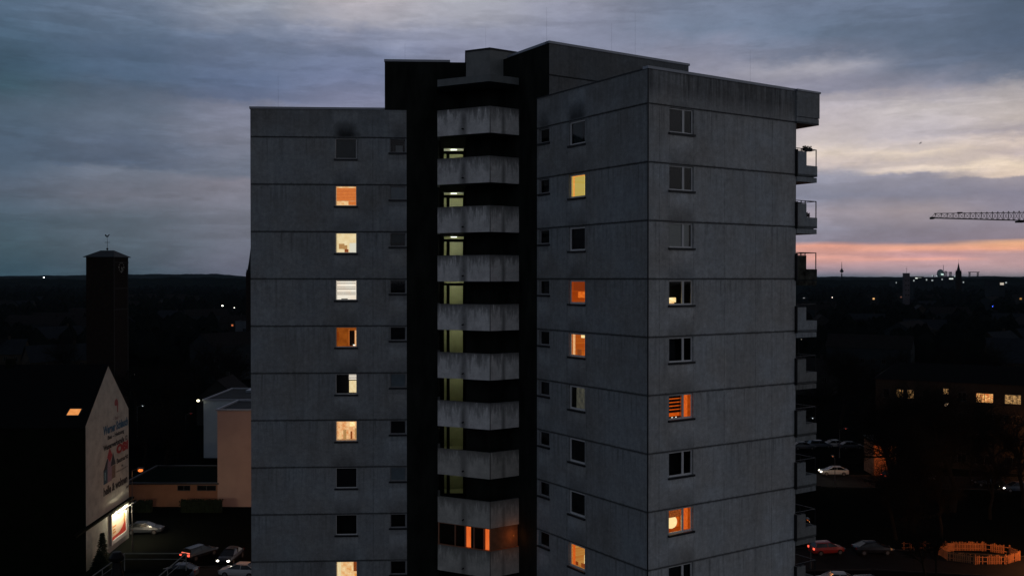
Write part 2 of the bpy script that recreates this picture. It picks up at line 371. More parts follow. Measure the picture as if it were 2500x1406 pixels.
# ------------------------------------------------------------------ hills on the horizon (far woods carry a ragged top)
def ridge(name, prof, d, depth, seed, jag=5.0, m=None):
    rnd = random.Random(seed); b = MB(); xs = []
    x = prof[0][0]
    while x <= prof[-1][0]: xs.append(x); x += 2.5
    def yy(x):
        for (xa, ya), (xb, yb) in zip(prof, prof[1:]):
            if xa <= x <= xb: return ya + (yb - ya) * (x - xa) / (xb - xa)
        return prof[-1][1]
    tops = []
    for x in xs:
        X = (x - 1250) / FPX * d; z = EYE + (HOR - yy(x)) / FPX * d
        z += jag * (math.sin(x * .013 + seed) * .5 + math.sin(x * .071 + seed * 2) * .35) + rnd.uniform(-1, 1) * jag * .8
        tops.append((X, z))
    for (xa, za), (xb, zb) in zip(tops, tops[1:]):
        rows = [(-depth, 0), (-depth * .45, .72), (0, 1.0), (depth * .6, .7), (depth * 1.3, 0)]
        for (ya, ka), (yb, kb) in zip(rows, rows[1:]):
            b.face([(xa, d + ya, max(za * ka, -.5)), (xb, d + ya, max(zb * ka, -.5)), (xb, d + yb, max(zb * kb, -.5)), (xa, d + yb, max(za * kb, -.5))])
    return tag(b.build(name, m or mat('far woods', (.012, .016, .014), 1, .4, .01, spec=0)), kind='structure')
ridge('hills', [(-400, 676), (0, 675), (80, 673), (210, 672), (330, 671), (480, 670), (525, 668), (560, 672), (610, 675), (900, 678), (1400, 679), (1950, 678), (2030, 675), (2250, 677.5), (2420, 675), (2500, 676), (2900, 675)], 5200, 900, 3, 3.2)
ridge('hills', [(-400, 684), (0, 683), (300, 682), (560, 680), (610, 683), (1200, 687), (1950, 686), (2150, 683), (2300, 687), (2430, 681), (2500, 684), (2900, 684)], 2300, 400, 8, 3.5)

# ------------------------------------------------------------------ the apartment tower
T0 = Vector((0, 60, 0))
tower = tag(empty('apartment_tower', T0), 'tall grey concrete apartment tower with stained panels and lit windows, filling the middle', 'apartment tower')
def off(b, name, m, parent=tower, **k): return b.build(name, m, parent, off=T0, **k)
S30 = .5446; C30 = .8387
class Pl:
    """vertical wall plane: origin, direction along u; outward normal to the viewer's side"""
    def __init__(s, o, d):
        s.o = Vector((o[0], o[1], 0)); s.d = Vector((d[0], d[1], 0)).normalized(); s.n = Vector((s.d.y, -s.d.x, 0))
    def p(s, u, z, out=0.0): q = s.o + s.d * u + s.n * out; return Vector((q.x, q.y, z))
LP = Pl((-15.48, 57.0), (.9986, .0523))
BP = Pl((6.51 - S30 * 15, 46.07 + C30 * 15), (S30, -C30))       # u = 15 at the near corner
CP = Pl((6.51, 46.07), (C30, S30))
def bu(t_): return 15 - t_
ROOF = EYE + 10.05; PENT = EYE + 12.93
def wallgrid(pl, u0, u1, z0, z1, holes, m, name, joints=True, parent=tower, deep=.16):
    us = sorted({u0, u1} | {h[i] for h in holes for i in (0, 1)})
    zs = {z0, z1} | {h[i] for h in holes for i in (2, 3)}
    gaps = []
    if joints:
        k = 0
        z = J0 - ST * 3
        while z < z1:
            if z > z0 + .1 and z < z1 - .1: gaps.append((z - .02, z + .02)); zs |= {z - .02, z + .02}
            z += ST
    zs = sorted(zs); b = MB()
    def inhole(u, z): return any(h[0] < u < h[1] and h[2] < z < h[3] for h in holes)
    def q(pts, uv): b.face(pts, uv)
    for za, zb in zip(zs, zs[1:]):
        zm = (za + zb) / 2; gap = any(a <= zm <= c_ for a, c_ in gaps)
        for ua, ub in zip(us, us[1:]):
            um = (ua + ub) / 2
            if inhole(um, zm): continue
            dpt = -.05 if gap else 0.0
            q([pl.p(ua, za, dpt), pl.p(ub, za, dpt), pl.p(ub, zb, dpt), pl.p(ua, zb, dpt)], [(ua, za), (ub, za), (ub, zb), (ua, zb)])
            if gap:
                for z in (za, zb): q([pl.p(ua, z, 0), pl.p(ub, z, 0), pl.p(ub, z, -.05), pl.p(ua, z, -.05)], [(ua, z), (ub, z), (ub, z), (ua, z)])
    for (a, c_, lo, hi) in holes:                                   # reveals
        for (p0, p1) in (((a, lo), (a, hi)), ((a, hi), (c_, hi)), ((c_, hi), (c_, lo)), ((c_, lo), (a, lo))):
            q([pl.p(*p0, 0), pl.p(*p1, 0), pl.p(*p1, -deep), pl.p(*p0, -deep)], [p0, p1, p1, p0])
    return off(b, name, m, parent)

def rect(b, pl, u0, u1, z0, z1, o0, o1, mi=0):
    """box standing on plane pl between out-offsets o0<o1"""
    c = [pl.p(u, z, o) for z in (z0, z1) for o in (o0, o1) for u in (u0, u1)]
    uvs = {0: (0, 0), 1: (1, 0), 2: (0, 0), 3: (1, 0), 4: (0, 1), 5: (1, 1), 6: (0, 1), 7: (1, 1)}
    for q in ((0, 1, 3, 2), (4, 6, 7, 5), (2, 3, 7, 6), (0, 4, 5, 1), (0, 2, 6, 4), (1, 5, 7, 3)):
        b.face([c[k] for k in q], [uvs[k] for k in q], mi)
def sidemat(m):  # shading put into the colour: dimmer copy of a room's glow for its sides
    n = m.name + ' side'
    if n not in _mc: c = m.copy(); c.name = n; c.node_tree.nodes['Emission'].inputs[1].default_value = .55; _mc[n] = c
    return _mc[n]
def window(pl, u0, u1, z0, z1, mull=(), sash=.055, content=(), label=None, sill=True, room=None, parent=tower, fr=None, depth=.9):
    fr = fr or M_frame; b = MB(); o0, o1 = -.15, -.09
    rect(b, pl, u0, u0 + sash, z0, z1, o0, o1); rect(b, pl, u1 - sash, u1, z0, z1, o0, o1)
    rect(b, pl, u0 + sash, u1 - sash, z0, z0 + sash, o0, o1); rect(b, pl, u0 + sash, u1 - sash, z1 - sash, z1, o0, o1)
    for (m_, w_) in mull: rect(b, pl, u0 + m_ - w_ / 2, u0 + m_ + w_ / 2, z0 + sash, z1 - sash, o0, o1)
    wn = off(b, 'window', fr, parent)
    if label: wn['label'] = label
    g_ = MB(); g_.face([pl.p(u0 + sash, z0 + sash, -.125), pl.p(u1 - sash, z0 + sash, -.125), pl.p(u1 - sash, z1 - sash, -.125), pl.p(u0 + sash, z1 - sash, -.125)])
    off(g_, 'pane', GLASS, wn)
    if sill:
        s_ = MB(); rect(s_, pl, u0 - .07, u1 + .07, z0 - .10, z0 - .003, -.05, .09); off(s_, 'sill', M_sill, wn)
    r_ = MB(); a, c_, lo, hi, de = u0 - .02, u1 + .02, z0 - .02, z1 + .02, -.16 - depth
    P4 = [(a, lo), (c_, lo), (c_, hi), (a, hi)]
    r_.face([pl.p(*q, de) for q in P4], [(0, 0), (1, 0), (1, 1), (0, 1)])
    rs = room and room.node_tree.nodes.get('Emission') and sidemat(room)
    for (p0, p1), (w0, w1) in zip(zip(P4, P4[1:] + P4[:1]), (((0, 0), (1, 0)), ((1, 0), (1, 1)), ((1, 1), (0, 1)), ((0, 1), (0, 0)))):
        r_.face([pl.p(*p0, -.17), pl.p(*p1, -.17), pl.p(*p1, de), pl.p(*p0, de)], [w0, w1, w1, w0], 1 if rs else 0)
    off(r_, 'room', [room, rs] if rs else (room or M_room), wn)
    W, H = u1 - u0, z1 - z0
    for (nm, ua, ub, va, vb, o, m_) in content:
        cb = MB(); rect(cb, pl, u0 + W * ua, u0 + W * ub, z0 + H * va, z0 + H * vb, o - .02, o); off(cb, nm, m_, wn)
    return wn

# ---- fixed window grid (rows k = 0 at the top storey)
def ztop(k): return EYE + 8.345 - ST * k
NR = 11
Lbig = (4.97, 6.24); Lsm = (8.20, 9.14)
Bbig = (bu(6.37), bu(4.97)); Bsm = (bu(9.19), bu(8.19))
Cw = (1.36, 2.96)
HL, HS = 1.21, .82
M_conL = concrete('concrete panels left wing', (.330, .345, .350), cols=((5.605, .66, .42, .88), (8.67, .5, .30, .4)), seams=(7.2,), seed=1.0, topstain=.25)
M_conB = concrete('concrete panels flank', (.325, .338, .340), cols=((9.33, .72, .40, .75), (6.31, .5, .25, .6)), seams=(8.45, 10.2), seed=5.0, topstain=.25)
M_conC = concrete('concrete panels right wing', (.50, .505, .505), cols=((2.16, .82, .38, .12),), seams=(.72, 1.36, 2.97, 5.1, 7.35, 8.6), seed=9.0, topstain=.82)  # paler than the other wings: brighter sky on this side put into the colour
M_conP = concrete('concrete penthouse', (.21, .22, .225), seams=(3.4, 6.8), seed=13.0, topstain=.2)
M_conBack = concrete('concrete rear', (.26, .27, .28), seed=17.0)
holesL = [(Lbig[0], Lbig[1], ztop(k) - HL, ztop(k)) for k in range(NR)] + [(Lsm[0], Lsm[1], ztop(k) - HS, ztop(k)) for k in range(NR)]
holesB = [(Bbig[0], Bbig[1], ztop(k) - 1.26, ztop(k)) for k in range(NR)] + [(Bsm[0], Bsm[1], ztop(k) - HS, ztop(k)) for k in range(NR)]
holesC = [(Cw[0], Cw[1], ztop(k) - 1.22, ztop(k)) for k in range(NR)]
# the top small window of the flank is taller, reaching lower
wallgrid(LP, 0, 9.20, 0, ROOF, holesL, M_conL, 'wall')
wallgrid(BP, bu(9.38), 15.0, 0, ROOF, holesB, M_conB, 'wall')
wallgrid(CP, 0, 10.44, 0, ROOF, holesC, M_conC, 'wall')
# dark recess walls: left wing plane to the loggia, flank plane to the recess
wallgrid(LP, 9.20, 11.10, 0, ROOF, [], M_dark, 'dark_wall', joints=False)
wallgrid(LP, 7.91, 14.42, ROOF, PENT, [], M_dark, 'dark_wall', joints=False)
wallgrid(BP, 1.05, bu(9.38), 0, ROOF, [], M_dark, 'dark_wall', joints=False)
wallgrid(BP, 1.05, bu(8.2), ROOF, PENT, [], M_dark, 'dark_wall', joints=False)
PP = Pl(tuple(BP.p(bu(8.2), 0).xy), (C30, S30))
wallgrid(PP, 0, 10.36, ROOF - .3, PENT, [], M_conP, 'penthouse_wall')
# hidden rear and side walls
back = [LP.p(0, 0).xy, LP.p(0, 0, -12.5).xy, Vector((-1.0, 70.3)), CP.p(10.44, 0, -14).xy, CP.p(10.44, 0).xy]
bb = MB(); u = 0
for a, c_ in zip(back, back[1:]):
    L = (c_ - a).length; bb.face([(a.x, a.y, 0), (c_.x, c_.y, 0), (c_.x, c_.y, ROOF), (a.x, a.y, ROOF)][::-1], [(u, 0), (u + L, 0), (u + L, ROOF), (u, ROOF)][::-1]); u += L
off(bb, 'rear_wall', M_conBack)
rf = MB()
inner = (-1.08, 57.76)
poly = [tuple(LP.p(0, 0).xy), inner, tuple(CP.p(0, 0).xy), tuple(CP.p(10.44, 0).xy), tuple(CP.p(10.44, 0, -14).xy), (-1.0, 70.3), tuple(LP.p(0, 0, -12.5).xy)]
rf.face([(p[0], p[1], ROOF - .35) for p in poly])
pent = [tuple(LP.p(7.91, 0).xy), inner, tuple(BP.p(bu(8.2), 0).xy), tuple(PP.p(10.36, 0).xy), tuple(PP.p(10.36, 0, -5.3).xy), (-1.2, 69.6), (-8.2, 69.2)]
rf.face([(p[0], p[1], PENT - .05) for p in pent])
off(rf, 'roof', M_roofing)
pb = MB()
for a, c_ in zip(pent[3:] + pent[:1], pent[4:] + pent[:1]):
    pb.face([(a[0], a[1], ROOF - .35), (c_[0], c_[1], ROOF - .35), (c_[0], c_[1], PENT), (a[0], a[1], PENT)], [(0, 41), (3, 41), (3, 44), (0, 44)])
off(pb, 'penthouse_wall', M_conP)
# metal copings
def coping(pl, u0, u1, z, h=.13):
    b = MB(); rect(b, pl, u0, u1, z, z + h, -.35, .05); off(b, 'coping', M_cope)
coping(LP, -.05, 7.905, ROOF); b_ = MB(); rect(b_, BP, bu(9.38), 14.95, ROOF, ROOF + .06, -.35, .04); off(b_, 'coping', M_sill); coping(CP, -.05, 10.40, ROOF)
coping(LP, 7.88, 11.8, PENT); coping(BP, bu(12.4), bu(8.2) - .05, PENT); coping(PP, -.05, 10.42, PENT)
# joint at the near corner
cb = MB(); q = CP.p(0, 0); cb.tube((q.x, q.y, 0), (q.x, q.y, ROOF), .035, n=6); off(cb, 'corner_seal', M_sill)

# ---- glowing window materials
G = glow
M_or_blind = G('orange lit blind', (232, 132, 62), (186, 88, 34), stripes=9, duty=.3)
M_cream = G('cream lit room', (250, 228, 182), (238, 205, 150), scale=3)
M_white = G('white lit room', (255, 246, 232), (255, 232, 210), scale=2)
M_amber = G('amber dim room', (150, 76, 22), (120, 56, 14), scale=3)
M_peach = G('peach bright room', (255, 206, 150), (226, 140, 78), scale=5)
M_warm = G('warm bright room', (255, 220, 165), (236, 160, 90), scale=4)
M_yel = G('yellow lit room', (250, 214, 96), (255, 226, 130), scale=3)
M_orng = G('orange lit room', (222, 92, 20), (180, 66, 12), scale=4)
M_orng2 = G('bright orange lit room', (250, 128, 40), (205, 80, 20), scale=4)
M_gold = G('golden lit room', (255, 190, 96), (230, 120, 40), scale=6)
M_hot = G('lamp white', (255, 250, 235), s=1.3)
M_hotor = G('lamp orange white', (255, 240, 190), (255, 200, 110), s=1.2, scale=2)
M_dkor = G('dark orange', (130, 50, 14))
M_brown = G('lit brown things', (170, 84, 34), (90, 40, 16), scale=9)
M_tan = G('lit tan wall pictures', (214, 168, 108), (150, 96, 50), scale=12)
M_grayw = G('lit pale cupboard', (232, 224, 205))
M_slatd = mat('dark blind slat', (.03, .03, .03), .7)
M_slatlit = G('lit blind slat', (255, 250, 240))
M_curt = mat('grey net curtain', (.30, .32, .34), .9, .35, 7, stretch=(8, 8, .6))
M_curtd = mat('dark net curtain', (.022, .022, .028), .9, .5, 7, stretch=(8, 8, .8))
M_curtb = mat('blue grey roller blind', (.26, .31, .36), .8, .12, 3)
M_curtt = mat('teal curtain', (.014, .035, .042), .9, .3, 4, stretch=(6, 6, .8))
M_bei = G('dim beige curtain', (74, 72, 62), (46, 46, 44), scale=4)
M_blindp = mat('pale closed blind', (.48, .50, .50), .7, .06, 5)
M_curto = G('orange curtain', (236, 108, 38), (200, 78, 22), scale=7)
M_room2 = mat('dim room', (.02, .019, .019), .9, .3, 1)

def slats(n, va, vb, m1, o=-.2, w_=.35): return [('blind', .06, .94, va + (vb - va) * i / n, va + (vb - va) * (i + w_) / n, o, m1) for i in range(n)]
Lc = {
 0: (M_room, [('curtain', .05, .95, .05, .95, -.30, M_curtt)]),
 1: (M_warm, [('blind', .05, .95, .26, .90, -.22, M_or_blind), ('blind', .60, .95, .06, .24, -.22, M_or_blind)]),
 2: (M_cream, [('picture', .10, .36, .22, .48, -.7, M_tan), ('cupboard', .60, .94, .04, .52, -.7, M_grayw), ('plant', .40, .58, .05, .20, -.35, M_brown), ('plant', .32, .52, .2, .40, -.45, M_tan)]),
 3: (M_white, [('blind', .07, .93, a, a + .028, -.2, M_slatd) for a in (.27, .36, .53, .62, .82, .93)] + [('plant', .25, .55, .04, .08, -.3, M_room2)]),
 4: (M_amber, [('cabinet', .60, .84, .05, .80, -.5, M_room2), ('cabinet', .59, .61, .05, .86, -.4, M_or_blind), ('curtain', .88, .96, .05, .82, -.3, M_peach), ('lamp', .80, .90, .06, .12, -.25, M_hot), ('picture', .05, .1, .3, .75, -.5, M_dkor)]),
 5: (M_room, [('curtain', .05, .6, .05, .95, -.3, M_curtd), ('blind', .60, .95, .05, .64, -.45, M_cream)] + [('blind', .60, .95, a, a + .07, -.3, M_white) for a in (.70, .81, .91)]),
 6: (M_peach, [('lamp', .60, .85, .66, .88, -.6, M_hotor), ('figurine', .12, .24, .05, .38, -.4, M_warm), ('vase', .32, .46, .05, .52, -.4, M_tan), ('vase', .66, .74, .05, .44, -.4, M_brown), ('plant', .86, .95, .1, .6, -.35, M_tan)]),
 7: (M_room, [('curtain', .05, .95, .05, .95, -.22, M_curtd)]),
 8: (M_room, []),
 9: (M_warm, [('curtain', .05, .22, .05, .95, -.25, M_cream), ('plant', .80, .95, .45, .95, -.3, M_brown), ('vase', .84, .93, .05, .3, -.4, M_gold)]),
 10: (M_room, []),
}
labL = {0: 'dark kitchen window with a soot stain above, top row of the left wing', 1: 'lit window with a half drawn orange slatted blind', 2: 'bright cream lit window with pictures on the wall',
        3: 'white lit window with a striped roller blind', 4: 'dim amber lit window with a cabinet', 5: 'half dark window, its other half brightly lit', 6: 'blurred peach bright window full of vases',
        9: 'warm bright window cut by the lower photo edge'}
for k in range(NR):
    room, cont = Lc[k]
    window(LP, Lbig[0], Lbig[1], ztop(k) - HL, ztop(k), content=cont, room=room, label=labL.get(k), fr=M_frame if k not in (4,) else M_frame, sash=.045)
sm = {0: [('cupboard', .35, .8, .05, .55, -.3, M_curt)], 1: [('blind', .03, .97, .05, .97, -.18, M_curtb)], 2: [('blind', .1, .95, .3, .95, -.3, M_curtt)], 3: [('curtain', .05, .95, .2, .9, -.25, M_curtd)],
      4: [('curtain', .05, .95, .05, .95, -.25, M_curtd)], 5: [('blind', .03, .97, .05, .97, -.18, M_curtb)], 6: [('curtain', .05, .95, .05, .95, -.25, M_curtd)], 7: [('blind', .03, .97, .05, .97, -.18, M_curtb)], 8: [], 9: [], 10: []}
for k in range(NR):
    window(LP, Lsm[0], Lsm[1], ztop(k) - HS, ztop(k), content=sm[k], sash=.05, fr=M_frame2)
Bc = {
 0: (M_room, [('curtain', .1, .6, .05, .95, -.25, M_curtt)]),
 1: (M_yel, [('curtain', .05, .14, .05, .95, -.22, M_gold), ('door', .30, .34, .05, .8, -.9, M_gold), ('picture', .56, .70, .55, .75, -.9, M_gold), ('blind', .05, .95, .90, .95, -.2, M_gold), ('lamp', .6, .66, .6, .9, -.5, M_gold), ('cupboard', .72, .86, .1, .2, -.3, M_brown)]),
 2: (M_room, [('curtain', .08, .92, .05, .9, -.22, M_curtd)]),
 3: (M_orng, [('blind', .05, .95, .55, .95, -.25, M_dkor), ('cupboard', .15, .8, .25, .50, -.45, M_orng2), ('plant', .2, .9, .05, .10, -.3, M_brown)]),
 4: (M_orng2, [('curtain', .05, .18, .05, .95, -.22, M_peach), ('lamp', .3, .95, .78, .93, -.5, M_hotor), ('plant', .25, .5, .05, .3, -.3, M_brown), ('lamp', .72, .9, .06, .22, -.3, M_hotor)]),
 5: (M_room, [('curtain', .30, .93, .05, .93, -.2, M_bei)]),
 6: (M_room, []), 7: (M_room, [('curtain', .7, .95, .05, .9, -.3, M_curtd)]),
 8: (M_gold, [('curtain', .05, .2, .05, .95, -.22, M_curto), ('lamp', .5, .95, .15, .5, -.5, M_hotor), ('box', .55, .8, .05, .22, -.25, M_brown), ('plant', .2, .35, .05, .2, -.25, M_dkor)]),
 9: (M_room, []), 10: (M_room, []),
}
labB = {1: 'bright yellow lit window on the flank', 3: 'deep orange lit window with a raised blind', 4: 'bright orange window with a tied curtain', 5: 'dim window with a pale beige curtain', 8: 'golden lit window near the foot of the flank'}
for k in range(NR):
    room, cont = Bc[k]
    window(BP, Bbig[0], Bbig[1], ztop(k) - 1.26, ztop(k), content=cont, room=room, label=labB.get(k), sash=.09)
    window(BP, Bsm[0], Bsm[1], ztop(k) - HS, ztop(k), fr=M_frame2, content=[('curtain', .05, .95, .05, .95, -.3, M_curtd)] if k % 2 else [], sash=.07)
Cc = {
 0: (M_room2, [('curtain', .05, .60, .05, .95, -.2, M_curtd)]), 1: (M_room2, [('curtain', .05, .60, .05, .95, -.2, M_curtd)]),
 2: (M_room2, [('blind', .04, .58, .05, .96, -.17, M_blindp), ('blind', .63, .90, .05, .96, -.17, M_blindp)]),
 3: (M_room, [('lamp', .04, .56, .10, .29, -.5, M_hotor), ('lamp', .10, .50, .03, .10, -.52, M_warm)]),
 4: (M_room, [('curtain', .05, .34, .05, .95, -.2, M_curtd)]),
 5: (M_orng, [('blind', .04, .58, .26 + i * .145, .36 + i * .145, -.18, M_slatd) for i in range(5)] + [('curtain', .70, .90, .05, .95, -.25, M_curto), ('blind', .04, .58, .05, .11, -.18, M_slatd), ('lamp', .2, .24, .06, .09, -.16, M_hot), ('lamp', .36, .4, .06, .09, -.16, M_hot)]),
 6: (M_room, []),
 7: (M_orng, [('blind', .04, .58, .62, .95, -.22, M_brown), ('curtain', .68, .92, .05, .95, -.25, M_curto)]),
 8: (M_room, [('curtain', .05, .95, .05, .95, -.25, M_curtd)]), 9: (M_room, []), 10: (M_room, [])}
labC = {2: 'window with pale closed blinds on the right wing', 3: 'dark window with a glowing bowl lamp behind it', 5: 'orange lit window behind slatted blinds', 7: 'orange window with a round white lamp'}
for k in range(NR):
    room, cont = Cc[k]
    wn = window(CP, Cw[0], Cw[1], ztop(k) - 1.22, ztop(k), mull=((.985, .13),), content=cont, room=room, label=labC.get(k), sash=.07)
    if k == 7:
        s_ = MB(); c0 = CP.p(Cw[0] + .5, ztop(k) - .72, -.45); rr = .34
        s_.lathe([(rr * math.sin(math.pi * i / 8), -rr * math.cos(math.pi * i / 8)) for i in range(9)], c0, 14); off(s_, 'lamp', M_hotor, wn, smooth=True)

# ---- loggia behind the centre balconies, stair glazing
A_, Q_, R_ = (-4.33, 55.97), (-1.25, 54.40), (.40, 55.47)
CQ = [(-2.72, 57.10), (-1.296, 56.37), (-.51, 56.88)]
cw = MB(); z0, z1 = 0, EYE + 11.15
def vq(b, a, c_, z0, z1, mi=0): b.face([(a[0], a[1], z0), (c_[0], c_[1], z0), (c_[0], c_[1], z1), (a[0], a[1], z1)], [(0, z0), (math.dist(a, c_), z0), (math.dist(a, c_), z1), (0, z1)], mi)
for a, c_ in (((-4.40, 57.585), (-4.62, 61.5)), ((-2.78, 61.5), (-2.72, 57.10)), (CQ[0], CQ[1]), (CQ[1], CQ[2])): vq(cw, a, c_, z0, z1)
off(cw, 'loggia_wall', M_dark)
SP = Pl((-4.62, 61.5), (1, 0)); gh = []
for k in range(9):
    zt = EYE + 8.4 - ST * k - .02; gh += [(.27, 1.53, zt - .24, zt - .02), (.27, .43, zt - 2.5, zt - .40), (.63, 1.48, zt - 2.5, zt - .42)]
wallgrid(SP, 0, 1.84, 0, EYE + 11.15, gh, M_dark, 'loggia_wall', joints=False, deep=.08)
M_land = mat('pale yellow green stair wall', (.44, .44, .27), .8, .12, 1.2)
M_wht = mat('white ceiling', (.6, .6, .56), .8, .05, 1)
M_tube = G('stair tube lamp', (255, 255, 235), s=2.0)
for k in range(9):
    zt = EYE + 8.4 - ST * k - .02
    b = MB(); x0, x1, y0, y1, zb = -4.55, -2.9, 61.59, 63.4, zt - 2.6
    b.face([(x0, y1, zb), (x1, y1, zb), (x1, y1, zt), (x0, y1, zt)]); b.face([(x0, y0, zb), (x0, y1, zb), (x0, y1, zt), (x0, y0, zt)]); b.face([(x1, y0, zb), (x1, y1, zb), (x1, y1, zt), (x1, y0, zt)])
    b.face([(x0, y0, zb), (x1, y0, zb), (x1, y1, zb), (x0, y1, zb)]); b.face([(x0, y0, zt), (x1, y0, zt), (x1, y1, zt), (x0, y1, zt)], mi=1)
    ro = off(b, 'stair_landing', [M_land, M_wht])
    gb = MB(); gb.box(-4.36, -3.08, 61.55, 61.56, zb + .1, zt - .01); off(gb, 'pane', GLASS, ro)
    tb = MB(); tb.box(-3.95, -3.55, 61.95, 62.05, zt - .12, zt - .05); off(tb, 'ceiling_lamp', M_tube, ro)
    ld = bpy.data.lights.new('landing_lamp_light', 'POINT'); ld.energy = (16, 15, 14, 12, 8.5, 6.5, 5, 3.0, 1.2)[k]; ld.color = (1, .98, .80); ld.shadow_soft_size = .12
    lo = bpy.data.objects.new('landing_lamp_light', ld); COL.objects.link(lo); lo.location = (-3.75, 62.3, zt - .45); lo.parent = None
    lo.parent = ro; lo.location = Vector((-3.75, 62.3, zt - .5)) - T0

# ---- centre balconies
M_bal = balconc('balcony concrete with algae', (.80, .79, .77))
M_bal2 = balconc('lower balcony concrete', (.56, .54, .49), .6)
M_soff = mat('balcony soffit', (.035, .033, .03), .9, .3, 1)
def inset(a, c_, w_):
    d = Vector((c_[0] - a[0], c_[1] - a[1])).normalized(); nn = Vector((-d.y, d.x)); return (a[0] + nn.x * w_, a[1] + nn.y * w_), (c_[0] + nn.x * w_, c_[1] + nn.y * w_)
def parapet(b, pts, z0, z1, w_=.14):
    """polyline parapet with thickness behind it; UV u runs along, v from 0 at the bottom to 1.5"""
    P2 = [Vector(p) for p in pts]; inn = []
    for i, p in enumerate(P2):
        ns = []
        if i > 0: d = (P2[i] - P2[i - 1]).normalized(); ns.append(Vector((-d.y, d.x)))
        if i < len(P2) - 1: d = (P2[i + 1] - P2[i]).normalized(); ns.append(Vector((-d.y, d.x)))
        nn = sum(ns, Vector((0, 0))).normalized(); k = w_ / max(.3, nn.dot(ns[0])); inn.append(p + nn * k)
    u = -1.62; H = 1.5
    for i in range(len(P2) - 1):
        a, c_, ai, ci = P2[i], P2[i + 1], inn[i], inn[i + 1]; L = (c_ - a).length
        for (p, q, fl) in ((a, c_, 0), (ci, ai, 1)):
            b.face([(p.x, p.y, z0), (q.x, q.y, z0), (q.x, q.y, z1), (p.x, p.y, z1)], [(u, 0), (u + L, 0), (u + L, H), (u, H)])
        b.face([(a.x, a.y, z1), (c_.x, c_.y, z1), (ci.x, ci.y, z1), (ai.x, ai.y, z1)], [(u, H), (u + L, H), (u + L, H), (u, H)])
        b.face([(a.x, a.y, z0), (ai.x, ai.y, z0), (ci.x, ci.y, z0), (c_.x, c_.y, z0)], [(u, .3)] * 4)
        u += L
lip = [(-4.45, 57.57), A_, Q_, R_]
deck = [(-4.28, 56.06), (-1.27, 54.53), (.30, 55.55), (-.95, 57.4), (-2.70, 57.4), (-2.85, 61.45), (-4.55, 61.45), (-4.38, 57.5)]
for k in range(11):
    zb = EYE + 8.26 - ST * k; b = MB(); o_ = Vector((0, 60, zb))
    parapet(b, [(p[0], p[1]) for p in lip], zb, zb + 1.5)
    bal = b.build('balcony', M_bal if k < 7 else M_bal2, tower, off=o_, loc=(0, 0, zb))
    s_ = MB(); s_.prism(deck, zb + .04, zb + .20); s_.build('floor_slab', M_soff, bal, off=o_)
    d_ = MB(); m_ = inset(A_, Q_, -.01)
    q = Vector(m_[0]).lerp(Vector(m_[1]), .5); d_.tube((q.x, q.y, zb + .33), (q.x - .06, q.y - .12, zb + .31), .04, n=8); d_.build('drain_spout', M_black, bal, off=o_)
    if k == 0: bal['label'] = 'topmost centre balcony under the flat canopy'
    if k == 8: bal['label'] = 'balcony parapet right above the orange lit glazed balcony'
# canopy, lift housing
b = MB(); cn = [A_, Q_, R_, (-.51, 56.88), (-2.7, 57.6), (-4.45, 57.57)]
M_can = mat('canopy concrete', (.20, .215, .215), .9, .2, 1.5); b.prism(cn, EYE + 11.15, EYE + 11.55); off(b, 'canopy', M_can)
b = MB(); lift = [CQ[0], CQ[1], (.27, 57.39), (.6, 60.0), (-2.9, 60.5)]; b.prism(lift, EYE + 11.56, EYE + 13.41); off(b, 'lift_housing', mat('lift housing concrete', (.235, .245, .24), .9, .2, 1.2))
b = MB(); l2 = [(-2.78, 57.06), (-1.296, 56.29), (.33, 57.36), (.66, 60.05), (-2.96, 60.56)]; b.prism(l2, EYE + 13.413, EYE + 13.50); off(b, 'lift_housing_edge', M_sill)

# glazed lit balcony (row 9, between parapets)
zt9 = EYE + 8.26 - ST * 8; zb9 = EYE + 8.26 - ST * 9 + 1.5
FA = Pl(A_, (Q_[0] - A_[0], Q_[1] - A_[1])); FB = Pl(Q_, (R_[0] - Q_[0], R_[1] - Q_[1]))
gl9 = MB()
for (u0, u1) in ((.0, .08), (1.12, 1.18), (1.78, 1.86), (2.36, 2.42), (3.0, 3.06), (3.40, 3.46)): rect(gl9, FA, u0, u1, zb9 + .02, zt9 - .01, -.10, -.03)
rect(gl9, FA, 0, 3.46, zb9 + .003, zb9 + .04, -.13, .02); rect(gl9, FA, 0.0, 3.44, zt9 - .05, zt9 - .005, -.1, -.03)
rect(gl9, FB, .02, 1.95, zb9 + .003, zb9 + .04, -.13, .02)
enc = off(gl9, 'balcony_glazing', mat('copper brown frame', (.35, .17, .10), .5, .1, 2)); enc['label'] = 'glazed lower balcony lit orange from inside'
b = MB(); b.face([FA.p(.08, zb9 + .05, -.06), FA.p(3.4, zb9 + .05, -.06), FA.p(3.4, zt9 - .05, -.06), FA.p(.08, zt9 - .05, -.06)]); off(b, 'pane', GLASS, enc)
for (u0, u1) in ((1.86, 2.13), (3.10, 3.40)):
    b = MB(); rect(b, FA, u0, u1, zb9 + .05, zt9 - .06, -.16, -.12); off(b, 'curtain_strip', G('glowing orange strip', (248, 120, 56), (226, 92, 34), scale=1.2, s=1.0), enc)
b = MB(); rect(b, FA, .62, 1.5, zt9 - .42, zt9 - .06, -1.6, -1.55); off(b, 'lit_board', G('amber board', (172, 92, 22), (120, 60, 14), scale=3), enc)
b = MB(); rect(b, FB, .03, 1.9, zb9 + .05, zt9 - .02, -.09, -.04); off(b, 'side_screen', mat('brown cloth screen', (.22, .12, .07), .9, .25, 3), enc)
b = MB(); vq(b, (-4.3, 57.1), (-.9, 57.0), zb9 - 1.2, zt9); off(b, 'back_screen', M_dark, enc)
